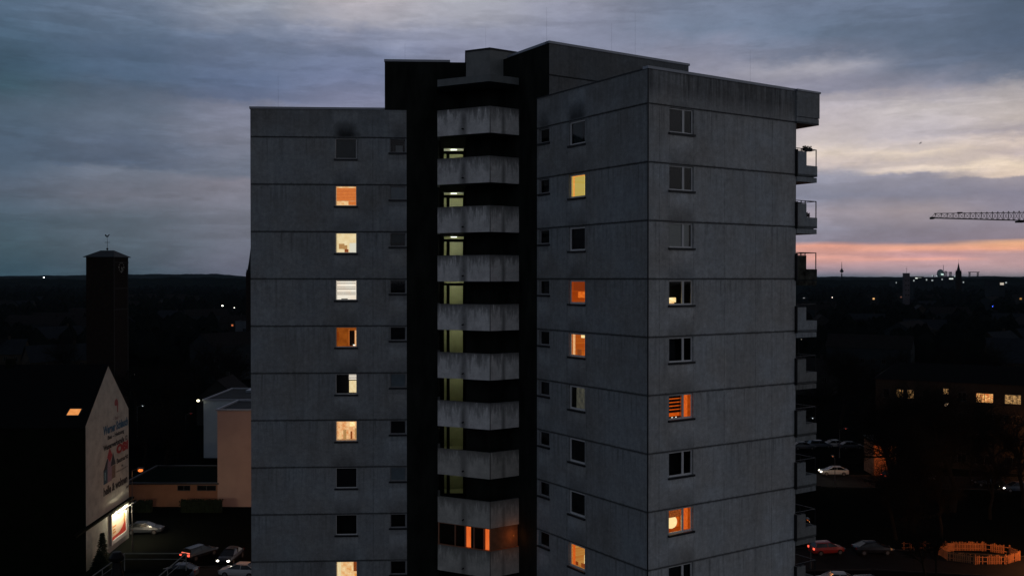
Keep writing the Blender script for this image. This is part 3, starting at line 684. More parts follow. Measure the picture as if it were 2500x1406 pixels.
b = MB(); c0 = Vector((.10, 54.95, zt9 - .55)); b.tube(c0, c0 + Vector((0, 0, .03)), .012, n=8); off(b, 'added_lamp', G('added orange bulb', (255, 140, 60)), enc)  # unseen bulb, added outside the side screen as source of the orange glow
ld = bpy.data.lights.new('added_balcony_light', 'POINT'); ld.energy = 4.5; ld.color = (1, .30, .06); ld.shadow_soft_size = .2  # added light that spreads orange over the screen and dark wall
lo = bpy.data.objects.new('added_balcony_light', ld); COL.objects.link(lo); lo.parent = enc; lo.location = Vector((.22, 54.80, zt9 - .6)) - T0

# ---- roof box and side balconies at the right end
M_sidebox = concrete('side balcony concrete', (.38, .40, .41), seed=21.0, topstain=.2)
b = MB()
def pbox(b, pl, u0, u1, z0, z1, o0, o1):
    c = [pl.p(u, z, o) for z in (z0, z1) for o in (o0, o1) for u in (u0, u1)]
    uvn = [(u, z) for z in (z0, z1) for o in (o0, o1) for u in (u0, u1)]
    for q in ((0, 1, 3, 2), (4, 6, 7, 5), (2, 3, 7, 6), (0, 4, 5, 1), (0, 2, 6, 4), (1, 5, 7, 3)): b.face([c[k] for k in q], [uvn[k] for k in q])
pbox(b, CP, 10.36, 12.17, EYE + 8.72, ROOF + .02, -4.6, .13); pbox(b, CP, 10.36, 12.14, EYE + 8.36, EYE + 8.69, -4.6, .11)
rb = off(b, 'balcony_roof_box', M_sidebox)
b = MB(); pbox(b, CP, 10.33, 12.22, ROOF + .022, ROOF + .12, -4.65, .18); off(b, 'coping', M_cope, rb)
M_side2 = concrete('lower side balcony concrete', (.27, .275, .27), seed=25.0, topstain=.2); M_side3 = mat('blackened balcony concrete', (.06, .06, .05), .95, .8, 2.2, spec=.05)
def sidebal(k):
    zj = EYE + 5.6 - ST * k; o_ = Vector((0, 60, zj)); b = MB()
    pbox(b, CP, 10.445, 12.03, zj - .36, zj - .10, -4.2, .07)                     # slab
    for (oa, ob) in ((-.02, .10), (-4.2, -4.08)):
        pbox(b, CP, 10.42, 11.16, zj - .05, zj + 1.27, oa, ob); pbox(b, CP, 11.163, 12.03, zj - .05, zj + .53, oa, ob)
    pbox(b, CP, 11.93, 12.03, zj - .05, zj + .53, -4.07, -.03)
    pbox(b, CP, 10.445, 11.9, zj - .09, zj - .052, -4.07, -.03)
    bal = b.build('balcony', M_side3 if k == 2 else (M_sidebox if k < 4 else M_side2), tower, off=o_, loc=(0, 0, zj))
    r = MB()
    for oo in (.04, -4.14):
        pbox(r, CP, 10.42, 12.02, zj + 1.40, zj + 1.44, oo - .02, oo + .02)
        for uu in (10.80, 11.13, 12.0): pbox(r, CP, uu - .02, uu + .02, zj + (1.272 if uu < 11.15 else .532), zj + 1.398, oo - .02, oo + .02)
        pbox(r, CP, 10.42, 11.13, zj + 1.30, zj + 1.33, oo - .012, oo + .012)
    pbox(r, CP, 11.98, 12.02, zj + 1.40, zj + 1.44, -4.115, .015)
    for q_ in (-1.0, -2.0, -3.0): pbox(r, CP, 11.985, 12.015, zj + .532, zj + 1.398, q_ - .015, q_ + .015)
    pbox(r, CP, 10.35, 10.415, zj - .1, zj + 1.35, -.02, .16)  # dark strip standing in for the shadow gap at the wall
    r.build('railing', M_rail, bal, off=o_)
    return bal
for k in range(11): sb = sidebal(k) ; 
rnd = random.Random(5)
def clump(b, c, r, n, rnd, s=.1, flat=.8):
    for _ in range(n):
        d = Vector((rnd.gauss(0, 1), rnd.gauss(0, 1), rnd.gauss(0, 1) * flat)).normalized() * r * rnd.random() ** .4
        p = Vector(c) + d; a = Vector((rnd.uniform(-1, 1), rnd.uniform(-1, 1), rnd.uniform(-1, 1))).normalized() * s * rnd.uniform(.6, 1.3); e = a.cross(Vector((rnd.uniform(-1, 1), rnd.uniform(-1, 1), rnd.uniform(-1, 1)))).normalized() * s * .6
        b.face([p - a, p + e, p + a, p - e])
M_leafd = mat('dark evergreen leaves', (.018, .028, .016), .9, .4, 2, spec=.1)
# potted plants and things standing on two side balconies
def potplant(k, u, o, h, label, n=80):
    zj = EYE + 5.6 - ST * k; q = CP.p(u, zj - .05, o); r = tag(empty('potted_plant', q), label, 'potted plant')
    b = MB(); b.lathe([(0, 0), (.11, 0), (.15, .25), (.13, .25)], n=10); b.build('pot', mat('dark pot', (.04, .03, .025), .8), r)
    b = MB(); clump(b, (0, 0, h), .22, n, rnd, .07); b.tube((0, 0, .2), (0, 0, h), .015, n=5); b.build('foliage', M_leafd, r)
potplant(1, 11.6, -.3, .72, 'small bushy potted plant on the second side balcony from the top')
q = CP.p(11.15, EYE + 7.04, .06); fb = tag(empty('flower_box', q), 'dark flower box hanging at the rail of the uppermost side balcony', 'flower box')
b = MB(); M = Matrix.Rotation(math.atan2(S30, C30), 4, 'Z'); b.box(-.25, .38, -.12, .05, -.14, .03, M); b.build('box', M_black, fb)
b = MB()
for i in range(4): clump(b, M @ Vector((-.18 + .17 * i, 0, .08)), .09, 26, rnd, .04)
b.build('foliage', M_leafd, fb)
# small railing stub on the wall next to the second balcony
# rods on the roofs
for (pl, u, o, zb, h, r_) in ((LP, 1.45, -1.0, ROOF - .35, 2.5, .004), (LP, 9.0, -2.0, PENT - .05, 1.7, .004), (LP, 14.0, -3.0, PENT - .05, 2.9, .004), (PP, .25, -.6, PENT - .05, 2.2, .004),
                              (PP, 8.0, -2.2, PENT - .05, 3.4, .004), (CP, 8.2, -1.2, ROOF - .35, 2.5, .004), (PP, 7.2, -3.5, PENT - .05, 3.0, .004)):
    b = MB(); q = pl.p(u, zb, o); b.tube(q, q + Vector((0, 0, h)), r_, r_ * .6, n=5); b.box(q.x - .1, q.x + .1, q.y - .1, q.y + .1, q.z, q.z + .08); off(b, 'lightning_rod', M_rail)

# ================================================================== surroundings
# ---- builders for repeated things
M_steel = mat('galvanised steel', (.10, .10, .10), .5, .15, 3, metal=.5)
def street_lamp(loc, h, col, label, energy=0.0, arm=(1, 0), size=.22, strength=6.0, group=None, lname='orange'):
    r = tag(empty('street_lamp', loc), label, 'street lamp', group)
    b = MB(); b.lathe([(.11, 0), (.10, 1.0), (.06, 1.05), (.045, h)], n=8); a = Vector((arm[0], arm[1], 0)).normalized()
    b.tube((0, 0, h), a * .9 + Vector((0, 0, h + .25)), .035, n=6); b.build('pole', M_steel, r)
    c = a * 1.1 + Vector((0, 0, h + .24)); ang = math.atan2(a.y, a.x); M = Matrix.Translation(c) @ Matrix.Rotation(ang, 4, 'Z')
    b = MB(); b.box(-.38, .38, -.15, .15, 0, .12, M); b.build('head', M_steel, r)
    b = MB(); n = 10
    prof = [(size * math.sin(math.pi * i / 6), -size * .6 * math.cos(math.pi * i / 6)) for i in range(7)]
    b.lathe(prof, c + Vector((0, 0, -size * .62)), n)
    b.build('bulb', glow('lamp glow ' + lname, col, s=strength), r)
    if energy:
        ld = bpy.data.lights.new('street_lamp_light', 'POINT'); ld.energy = energy; ld.color = tuple(lin(col)[:3]) if lname != 'orange' else (1, .36, .10); ld.shadow_soft_size = .2
        lo = bpy.data.objects.new('street_lamp_light', ld); COL.objects.link(lo); lo.parent = r; lo.location = c + Vector((0, 0, -.5))
    return r

M_tyre = mat('tyre rubber', (.012, .012, .012), .9); M_rim = mat('alloy rim', (.25, .25, .26), .35, .1, 3, metal=.8)
M_cglass = mat('car glass', (.010, .012, .014), .12, 0, 1, spec=.6)
def car(loc, rz, paint, label, L=4.5, H=1.45, estate=False, head=0, tail=0, group=None, tailbar=False):
    r = tag(empty('parked_car', loc, rz), label, 'car', group)
    k = L / 4.4; b = MB()
    st = [(-2.2, .66, .36, .78), (-2.12, .80, .26, .93), (-1.35, .88, .24, .98), (0, .90, .22, .95), (1.0, .89, .22, .93), (1.75, .85, .24, .82), (2.1, .74, .28, .70), (2.2, .60, .34, .60)]
    rings = []
    for (x, hw, zb, zt) in st:
        x *= k; zm = zb + (zt - zb) * .6
        rings.append([(x, -hw * .86, zb), (x, -hw, zb + .12), (x, -hw, zm), (x, -hw * .88, zt), (x, -hw * .4, zt + .03), (x, hw * .4, zt + .03), (x, hw * .88, zt), (x, hw, zm), (x, hw, zb + .12), (x, hw * .86, zb)])
    for a, c_ in zip(rings, rings[1:]):
        for i in range(10): b.face([a[i], a[(i + 1) % 10], c_[(i + 1) % 10], c_[i]])
    b.face(rings[0][::-1]); b.face(rings[-1]); b.build('body', paint, r)
    xr = -2.0 if estate else -1.85; xt0 = -1.75 if estate else -1.0; xt1, xf = .25, 1.15
    g = MB(); zb_, zt_ = .95, H
    B_ = [(xr * k, .78), (-.3 * k, .80), (xf * k, .76)]; T_ = [(xt0 * k, .58), (-.4 * k, .62), (xt1 * k, .58)]
    for sgn in (1, -1):
        for i in range(2):
            q = [(B_[i][0], sgn * B_[i][1], zb_), (B_[i + 1][0], sgn * B_[i + 1][1], zb_), (T_[i + 1][0], sgn * T_[i + 1][1], zt_ - .06), (T_[i][0], sgn * T_[i][1], zt_ - .06)]
            g.face(q if sgn < 0 else q[::-1])
    g.face([(B_[0][0], .78, zb_), (B_[0][0], -.78, zb_), (T_[0][0], -.58, zt_ - .06), (T_[0][0], .58, zt_ - .06)])
    g.face([(B_[2][0], -.76, zb_), (B_[2][0], .76, zb_), (T_[2][0], .58, zt_ - .06), (T_[2][0], -.58, zt_ - .06)])
    g.build('windows', M_cglass, r)
    b = MB(); rr = [[(x * k, -hw, zt_ - .07), (x * k, -hw * .8, zt_ - .01), (x * k, 0, zt_ + .02), (x * k, hw * .8, zt_ - .01), (x * k, hw, zt_ - .07)] for x, hw in ((xt0 - .03, .59), ((xt0 + xt1) / 2, .64), (xt1 + .03, .59))]
    for a, c_ in zip(rr, rr[1:]):
        for i in range(4): b.face([a[i], a[i + 1], c_[i + 1], c_[i]])
    for sgn in (1, -1):
        for (p0, p1) in (((xr, .79, zb_), (xt0, .59, zt_ - .05)), ((xf, .77, zb_), (xt1, .59, zt_ - .05)), ((-.3, .81, zb_), (-.35, .63, zt_ - .05))):
            b.tube((p0[0] * k, sgn * p0[1], p0[2]), (p1[0] * k, sgn * p1[1], p1[2]), .035, n=4)
    b.build('roof', paint, r)
    for x in (-1.35, 1.35):
        for sgn in (1, -1):
            w_ = MB(); w_.tube((0, -.1, 0), (0, .1, 0), .32, n=16); wo = w_.build('wheel', M_tyre, r, loc=(x * k, sgn * .82, .32))
            w_ = MB(); w_.tube((0, -.105, 0), (0, .105, 0), .20, n=10); w_.build('rim', M_rim, wo)
    for sgn in (1, -1):
        w_ = MB(); w_.lathe([(.17 * math.sin(math.pi * i / 6), -.09 * math.cos(math.pi * i / 6)) for i in range(7)], (0, 0, 0), 10)
        ho = w_.build('headlight', glow('car headlamp lit', (255, 244, 225), s=8) if head else M_rim, r, loc=(2.10 * k, sgn * .60, .64)); ho.rotation_euler = (0, 0, 0)
        w_ = MB(); w_.box(-.05, .05, -.15, .15, -.11, .11)
        w_.build('taillight', glow('car tail lamp lit', (255, 40, 30), (255, 120, 90), s=1.6, scale=3) if tail else mat('red lamp glass', (.12, .01, .01), .3), r, loc=(-2.16 * k, sgn * .60, .80))
    if tailbar:
        w_ = MB(); w_.box(-.04, .04, -.62, .62, -.05, .05); w_.build('light_bar', glow('red light bar', (255, 150, 120), (240, 60, 40), s=1.2, scale=1), r, loc=(-2.0 * k, 0, 1.0))
    return r
WHITE = mat('white car paint', (.50, .49, .48), .35, .04, 2, spec=.5); SILV = mat('silver car paint', (.09, .10, .115), .35, .04, 2, metal=.3, spec=.5)
DARKP = mat('dark car paint', (.012, .013, .016), .25, .04, 2, spec=.5); REDP = mat('red car paint', (.30, .02, .015), .3, .04, 2, spec=.5); BLUEP = mat('blue grey car paint', (.06, .08, .11), .3, .04, 2, spec=.5)

M_bark = mat('winter bark', (.016, .014, .011), .95, .3, 3, spec=.05); M_twig = mat('bare twigs', (.012, .011, .009), .95, .2, 3, spec=.05)
def bare_tree(seed, h, label, spread=1.0):
    rnd = random.Random(seed); r = tag(empty('bare_tree'), label, 'tree', 'bare winter trees around the tower'); tr = MB(); tw = MB()
    def grow(p, d, L, rad, lev):
        n = 3 if lev < 2 else 2; q = Vector(p); dd = Vector(d)
        for i in range(n):
            dd = (dd + Vector((rnd.gauss(0, .16), rnd.gauss(0, .16), .06 + rnd.gauss(0, .08)))).normalized(); q2 = q + dd * (L / n)
            r0 = rad * (1 - .32 * i / n); r1 = rad * (1 - .32 * (i + 1) / n)
            (tr if lev < 2 else tw).tube(q, q2, r0, r1, n=6 if lev == 0 else (5 if lev == 1 else 3), cap=False)
            q = q2
            if lev < 4 and (i > 0 or lev > 0):
                for _ in range((2, 3, 3, 3)[lev]):
                    ax = Vector((rnd.gauss(0, 1), rnd.gauss(0, 1), rnd.gauss(0, .5))).normalized(); nd = (dd * .75 + ax * (.75 if lev == 0 else .85) * spread).normalized()
                    grow(q, nd, L * rnd.uniform(.48, .68), r1 * (.58 if lev < 3 else .55), lev + 1)
        if lev == 0:
            for _ in range(4):
                ax = Vector((rnd.gauss(0, 1), rnd.gauss(0, 1), .2)).normalized(); grow(q, (dd + ax * .7).normalized(), L * .6, rad * .5, 1)
    grow((0, 0, -.2), (0, 0, 1), h * .46, h * .022, 0)
    tr.build('trunk', M_bark, r); tw.build('crown', M_twig, r); return r

def box_house(name, X0, X1, Y0, Y1, h, wallm, label, cat='house', rim=None, roofm=None, parapet_h=.25):
    o_ = Vector(((X0 + X1) / 2, (Y0 + Y1) / 2, 0)); r = tag(empty(name, o_), label, cat)
    b = MB(); b.prism([(X0, Y0), (X1, Y0), (X1, Y1), (X0, Y1)], 0, h, cap=False); b.build('wall', wallm, r, off=o_)
    b = MB(); b.box(X0 + .1, X1 - .1, Y0 + .1, Y1 - .1, h - .2, h + .02); b.build('roof', roofm or M_roofing, r, off=o_)
    b = MB()
    for (a0, a1, c0, c1) in ((X0 - .2, X1 + .2, Y0 - .2, Y0 + .095), (X0 - .2, X1 + .2, Y1 - .095, Y1 + .2), (X0 - .2, X0 + .095, Y0 + .1, Y1 - .1), (X1 - .095, X1 + .2, Y0 + .1, Y1 - .1)):
        b.box(a0, a1, c0, c1, h + .003, h + parapet_h)
    b.build('roof_edge', rim or M_cope, r, off=o_)
    return r, o_
def fwin(pl, u, z, w_, h_, parent, o_, pane, fr=None, out=.02):
    b = MB(); f = .07
    rect(b, pl, u - w_ / 2 - f, u + w_ / 2 + f, z + h_ / 2, z + h_ / 2 + f, 0.0, out + .03); rect(b, pl, u - w_ / 2 - f, u + w_ / 2 + f, z - h_ / 2 - f, z - h_ / 2, 0.0, out + .06)
    rect(b, pl, u - w_ / 2 - f, u - w_ / 2, z - h_ / 2, z + h_ / 2, 0.0, out + .03); rect(b, pl, u + w_ / 2, u + w_ / 2 + f, z - h_ / 2, z + h_ / 2, 0.0, out + .03)
    if w_ > 1.0: rect(b, pl, u - .04, u + .04, z - h_ / 2, z + h_ / 2, out + .004, out + .03)
    wn = b.build('window', fr or M_dkframe, parent, off=o_)
    b = MB(); b.face([pl.p(u - w_ / 2, z - h_ / 2, out), pl.p(u + w_ / 2, z - h_ / 2, out), pl.p(u + w_ / 2, z + h_ / 2, out), pl.p(u - w_ / 2, z + h_ / 2, out)], [(0, 0), (1, 0), (1, 1), (0, 1)])
    b.build('pane', pane, wn, off=o_)
    return wn
M_dkframe = mat('grey window frame', (.06, .06, .06), .6, .1, 3)
M_dpane = mat('dark window pane', (.006, .007, .008), .15, 0, 1, spec=.5)

# ---- gabled house with the painted advertising wall
A = Vector((-46.6, 105.0, 0)); wd = Vector((-.0617, 1.0, 0)).normalized(); HP = Pl(A, wd); HP.n = Vector((wd.y, -wd.x, 0))
WL = 13.95; bk = Vector((-1, -.0617, 0)).normalized()
hs = tag(empty('gabled_house', A + wd * 7 + bk * 8), 'steep roofed house whose pale gable wall carries painted advertising', 'house'); ho = hs.location.copy()
M_gab = mat('pale painted gable render', (.37, .395, .355), .9, .2, .7, spec=.1, stretch=(1, 1, 1.2)); M_dkwall = mat('dark plaster wall', (.007, .008, .004), .95, .3, .6, spec=.05); M_tiles = mat('dark roof tiles', (.004, .004, .0045), .8, .3, 2, spec=.1, stretch=(1, 1, 8))
EZ, AZ = 16.0, 21.9
b = MB(); gp = [(0, 0), (WL, 0), (WL, EZ), (WL / 2, AZ), (0, EZ)]
b.face([HP.p(u, z) for u, z in gp], gp); b.build('gable_wall', M_gab, hs, off=ho)
b = MB(); bd = 17.0
def hp(u, z, back=0.0, out=0.0): q = HP.p(u, z, out) + bk * back; return q
b.face([hp(0, 0), hp(0, EZ), hp(0, EZ, bd), hp(0, 0, bd)]); b.face([hp(WL, 0), hp(WL, 0, bd), hp(WL, EZ, bd), hp(WL, EZ)]); b.face([hp(u, z, bd) for u, z in gp[::-1]]); b.build('wall', M_dkwall, hs, off=ho)
b = MB()
for (u0, u1) in ((-.35, WL / 2), (WL + .35, WL / 2)):
    z0 = EZ - .3
    for dz in (0.03, .2): b.face([hp(u0, z0 + dz, -.04), hp(u1, AZ + dz, -.04), hp(u1, AZ + dz, bd + .3), hp(u0, z0 + dz, bd + .3)])
    b.face([hp(u0, z0 + .03, -.04), hp(u1, AZ + .03, -.04), hp(u1, AZ + .2, -.04), hp(u0, z0 + .2, -.04)]); b.face([hp(u0, z0 + .03, -.04), hp(u0, z0 + .2, -.04), hp(u0, z0 + .2, bd + .3), hp(u0, z0 + .03, bd + .3)])
rfh = b.build('roof', M_tiles, hs, off=ho)
b = MB(); q = hp(WL / 2, AZ, 11); b.box(q.x - .4, q.x + .4, q.y - .4, q.y + .4, q.z - 1, q.z + .9); b.build('chimney', M_dkwall, rfh, off=ho)
# skylight lying in the roof slope facing the street
def rp(u, back, lift): sl = (AZ - EZ + .3) / (WL / 2 + .35); return hp(u, EZ - .3 + (u + .35) * sl + .2 + lift, back)
ks = MB(); u0, u1, b0, b1 = 1.6, 2.75, 1.55, 3.15
def locate(px, py):        # intersection of a sight line with the front roof slope
    d0 = P(px, py, 100.0) - Vector((0, 0, EYE)); best = None
    for i in range(4000):
        k_ = .9 + i * .0001; q = Vector((0, 0, EYE)) + d0 * k_; rel = q - A; u = rel.dot(wd); bkk = rel.dot(bk)
        sl = (AZ - EZ + .3) / (WL / 2 + .35); zz = EZ - .3 + (u + .35) * sl + .2
        if q.z < zz and u > -.3: return u, bkk
    return u, bkk
lu = [locate(161, 1016), locate(192, 1016), locate(201, 999), locate(171, 999)]
ks.face([rp(u, k_, .10) for u, k_ in lu], [(0, 0), (1, 0), (1, 1), (0, 1)]); sk = ks.build('skylight', glow('lit skylight', (240, 160, 92), (222, 136, 70), scale=2), rfh, off=ho)
b = MB()
for (p0, p1) in zip(lu, lu[1:] + lu[:1]): b.tube(rp(*p0, .08), rp(*p1, .08), .07, n=4)
b.build('skylight_frame', M_dkframe, rfh, off=ho)
# painted writing
def text(s_, w_, z, width, height, col, bold=.02, font_shear=0.0, parent=hs, lift=.012):
    cu = bpy.data.curves.new('lettering', 'FONT'); cu.body = s_; cu.size = 1; cu.align_x = 'LEFT'; cu.offset = bold; cu.shear = font_shear; cu.extrude = .004; cu.resolution_u = 3
    tmp = bpy.data.objects.new('tmp', cu); COL.objects.link(tmp); bpy.context.view_layer.update()
    me = bpy.data.meshes.new_from_object(tmp.evaluated_get(bpy.context.evaluated_depsgraph_get())); bpy.data.objects.remove(tmp)
    xs = [v.co.x for v in me.vertices]; ys = [v.co.y for v in me.vertices]; x0, x1, y0, y1 = min(xs), max(xs), min(ys), max(ys)
    for v in me.vertices:
        u = w_ + (v.co.x - x0) / (x1 - x0) * width; zz = z + (v.co.y - y0) / (y1 - y0) * height
        v.co = HP.p(u, zz, lift + v.co.z) - ho
    me.materials.append(mat('sign paint ' + str(col), col, .8, .15, 4)); me.name = 'lettering'
    o = bpy.data.objects.new('lettering', me); COL.objects.link(o); o.parent = parent; return o
BLU = (.03, .10, .17); BLK = (.025, .025, .025); RED = (.26, .03, .03); PNK = (.24, .07, .07)
text('Werner Schlauch', 5.3, 14.0, 8.4, 1.05, BLU, .05); text('Bau - Heizung', 6.7, 13.15, 5.6, .62, BLK, .04); text('Wasserwerkstraße', 5.3, 12.2, 7.0, .66, BLK, .04); text('12', 12.7, 12.25, .8, .6, BLK, .04)
text('OBI', 9.6, 11.05, 4.1, 1.15, RED, .07); text('Baumarkt', 9.7, 9.95, 4.0, .6, BLK, .03); text('Tel.', 11.2, 9.3, .7, .25, BLK); text('Öffnungszeiten', 9.4, 8.85, 4.1, .28, (.12, .12, .12))
text('helle & wohnen', 5.3, 7.0, 8.1, 1.0, BLK, .05); text('GmbH', 12.9, 6.3, 1.0, .35, BLK)
b = MB(); o_ = .016
def poly(b, pts, o_=.016): b.face([HP.p(u, z, o_) for u, z in pts])
poly(b, [(9.0, 17.3), (9.15, 17.6), (9.6, 17.75), (10.1, 17.55), (10.25, 17.1), (10.2, 16.1), (9.85, 16.1), (9.85, 16.95), (9.5, 16.9), (9.1, 17.0)]); b.build('painted_emblem', mat('faded red paint', PNK, .8, .2, 4), hs, off=ho)
text('~ Bad ~', 8.5, 15.3, 2.4, .38, (.20, .12, .12), .0)
b = MB(); poly(b, [(5.3, 8.35), (6.6, 8.35), (6.6, 10.8), (7.0, 11.4), (6.2, 10.9), (5.3, 9.9)]); b.build('painted_house', mat('sign paint blue house', (.03, .085, .13), .8, .2, 4), hs, off=ho)
b = MB(); poly(b, [(6.6, 8.35), (8.0, 8.35), (8.0, 10.4), (7.2, 11.3), (6.6, 10.7)], .018); b.build('painted_house', mat('sign paint lilac house', (.20, .17, .22), .8, .2, 4), hs, off=ho)
b = MB(); poly(b, [(8.0, 8.5), (9.2, 8.5), (9.2, 10.0), (8.0, 10.0)], .018); b.build('painted_house', mat('sign paint brown house', (.15, .12, .10), .8, .2, 4), hs, off=ho)
b = MB(); poly(b, [(7.6, 10.05), (9.3, 10.05), (8.4, 11.6)], .02); poly(b, [(5.2, 9.9), (6.4, 9.95), (6.9, 11.3)], .02); b.build('painted_roof', mat('sign paint slate', (.03, .04, .05), .8, .2, 4), hs, off=ho)
b = MB(); poly(b, [(6.5, 11.3), (7.3, 12.3), (8.2, 11.3), (7.4, 10.6)], .022); b.build('painted_roof', mat('sign paint red roof', (.28, .05, .06), .8, .2, 4), hs, off=ho)
b = MB(); poly(b, [(5.65, 8.8), (6.0, 8.8), (6.0, 9.7), (5.65, 9.7)], .024); b.build('painted_window', mat('sign paint light', (.14, .30, .34), .8, .2, 4), hs, off=ho)
# ledge over the lower wall
b = MB(); rect(b, HP, -4.0, 14.6, 4.72, 4.95, -.02, .45); b.build('ledge', M_dkwall, hs, off=ho)
# billboard on the wall
bo = HP.p(10.7, 2.9, .1); bbd = tag(empty('billboard', bo), 'framed poster board lit from above at the foot of the gable wall', 'billboard')
b = MB(); z0, z1, ua, ub = 1.35, 4.35, 7.3, 12.3
for (a0, a1, c0, c1) in ((ua - .15, ub + .15, z1, z1 + .12), (ua - .15, ub + .15, z0 - .5, z0), (ua - .15, ua, z0, z1), (ub, ub + .15, z0, z1)): rect(b, HP, a0, a1, c0, c1, .02, .28)
b.build('frame', mat('light aluminium frame', (.42, .42, .42), .5, .1, 2), bbd, off=bo)
b = MB(); rect(b, HP, ua, ub, z0, z1, .05, .18); b.build('poster', mat('cream poster', (.62, .50, .36), .7, .12, .8), bbd, off=bo)
b = MB(); b.face([HP.p(u, z, .184) for u, z in ((ua, z0), (ub, z0), (ub - .3, z0 + 1.5), (ub - 1.2, z0 + .75), (ub - 2.4, z0 + .42), (ua, z0 + .35))]); b.build('poster_print', mat('red poster print', (.42, .035, .02), .7, .1, 1), bbd, off=bo)
b = MB()
for i, (u, z, w2, h2) in enumerate(((ua + .4, z0 + .7, 1.1, .2), (ua + .5, z0 + 1.05, .8, .18), (ua + .4, z0 + 1.4, 1.2, .22), (ub - .8, z0 + 1.2, .5, 1.1))): b.face([HP.p(u, z, .186), HP.p(u + w2, z, .186), HP.p(u + w2, z + h2, .186), HP.p(u, z + h2, .186)])
b.build('poster_print', mat('orange poster print', (.5, .2, .05), .7, .1, 1), bbd, off=bo)
b = MB()
for u in (7.6, 12.1): b.tube(HP.p(u, 4.5, .2), HP.p(u, 4.62, 1.1), .04, n=5)
b.tube(HP.p(7.3, 4.62, 1.1), HP.p(13.3, 4.62, 1.1), .06, n=6); b.build('lamp_arm', M_steel, bbd, off=bo)
b = MB(); rect(b, HP, 7.4, 12.9, 4.50, 4.54, .75, 1.0); b.build('lamp_tube', glow('billboard lamp tube', (255, 244, 214), s=2.0), bbd, off=bo)
for u in (8.3, 10.2, 12.0):
    ld = bpy.data.lights.new('billboard_light', 'POINT'); ld.energy = 330; ld.color = (1, .84, .60); ld.shadow_soft_size = .15
    lo = bpy.data.objects.new('billboard_light', ld); COL.objects.link(lo); lo.parent = bbd; lo.location = HP.p(u, 4.38, .9) - bo
M_conif = mat('dark conifer needles', (.014, .026, .014), .95, .4, 2, spec=.05)
def conifer(loc, h, r_, label, seed):
    rnd = random.Random(seed); r = tag(empty('conifer', loc), label, 'conifer'); b = MB(); b.tube((0, 0, 0), (0, 0, h * .9), .1, .02); b.build('trunk', M_bark, r); b = MB()
    for i in range(900):
        z = h * (.06 + .94 * rnd.random() ** 1.3); rad = r_ * (1 - z / h) ** .7 * rnd.uniform(.55, 1.05); th = rnd.uniform(0, 6.283); c = Vector((rad * math.cos(th), rad * math.sin(th), z))
        a = Vector((math.cos(th), math.sin(th), rnd.uniform(-.5, .3))) * .28; e = Vector((-math.sin(th), math.cos(th), rnd.uniform(-.3, .3))) * .12
        b.face([c - a * .4, c + e, c + a, c - e])
    b.build('foliage', M_conif, r)
q = HP.p(1.2, 0, 1.3); conifer(q, 3.9, .8, 'slim tall conifer against the lower gable wall', 1)
q = HP.p(-.8, 0, 1.8); conifer(q, 2.5, 1.2, 'low bushy conifer at the front corner of the gable wall', 2)

# ---- lamps and cars on the left
street_lamp((-44.9, 113.5, 0), 9.4, (255, 128, 56), 'orange glowing street lamp just behind the advertising wall', energy=26, arm=(1, -.2), size=.3, strength=1.3)
street_lamp((-24.5, 121, 0), 7.5, (255, 130, 60), 'orange street lamp behind the foot of the tower', energy=420, arm=(-1, 0), size=.3, strength=1.3)
street_lamp((-22.5, 106, 0), 6.5, (255, 120, 55), 'added unseen orange lamp right behind the left wing', energy=800, arm=(-1, 0), size=.2, strength=3.0)  # added out of sight to cast orange on the parked cars
car((-46.3, 121, 0), R(4), mat('grey car paint', (.03, .036, .045), .35, .04, 2, spec=.5), 'blue grey saloon seen beside the lit gable wall')
car((-36.0, 110.5, 0), R(62), DARKP, 'dark estate car showing a glowing red rear light bar', estate=True, tailbar=True, tail=1)
car((-32.0, 109.0, 0), R(-95), DARKP, 'black car with headlights switched on, behind the white saloon', head=1)
car((-29.3, 103.5, 0), R(172), WHITE, 'white saloon tinted pink by lamp light, beside the tower')
car((-35.8, 103.2, 0), R(178), BLUEP, 'small blue grey car in front of the dark estate car', L=3.9)

# ---- peach building, white building, low building
M_peachw = mat('peach render', (.50, .35, .29), .9, .08, .4); M_whitew = mat('white render', (.42, .48, .52), .9, .08, .4); M_salm = mat('salmon render', (.30, .15, .09), .9, .12, .5)
pe, po = box_house('peach_building', -41.4, -27.0, 135.0, 145.4, 13.5, M_peachw, 'windowless peach coloured block half hidden by the tower', 'building')
wh, wo_ = box_house('white_building', -55.2, -38.0, 172.0, 190.0, 10.25, M_whitew, 'pale flat roofed building behind the peach block', 'building')
b = MB()
for i in range(4): b.box(-51 + i * 3.2, -49 + i * 3.2, 184, 187.5, 10.28, 10.7)
b.build('roof_light', mat('roof light dome', (.18, .22, .26), .3, .1, 1), wh, off=wo_)
b = MB(); b.tube((-55.5, 171.7, 10.0), (-55.9, 171.3, 10.15), .03); b.build('lamp_bracket', M_steel, wh, off=wo_)
b = MB(); b.lathe([(.28 * math.sin(math.pi * i / 6), -.2 * math.cos(math.pi * i / 6)) for i in range(7)], (-55.9, 171.2, 10.35), 10); b.build('eave_lamp', glow('eave lamp', (255, 246, 205), s=4), wh, off=wo_)
lw, lo_ = box_house('low_building', -54.5, -41.42, 135.05, 147.5, 3.15, M_salm, 'long low salmon building with a green flat roof', 'building', roofm=mat('green moss roof', (.005, .011, .007), .95, .3, 1, spec=.02), rim=M_sill)
lp = Pl((-54.5, 135.05), (1, 0))
for (a0, a1) in ((432, 463), (480, 526)):
    ua, ub = (a0 - 1250) / FPX * 135.05 + 54.5, (a1 - 1250) / FPX * 135.05 + 54.5; fwin(lp, (ua + ub) / 2, 2.65, ub - ua - .1, .62, lw, lo_, M_dpane)
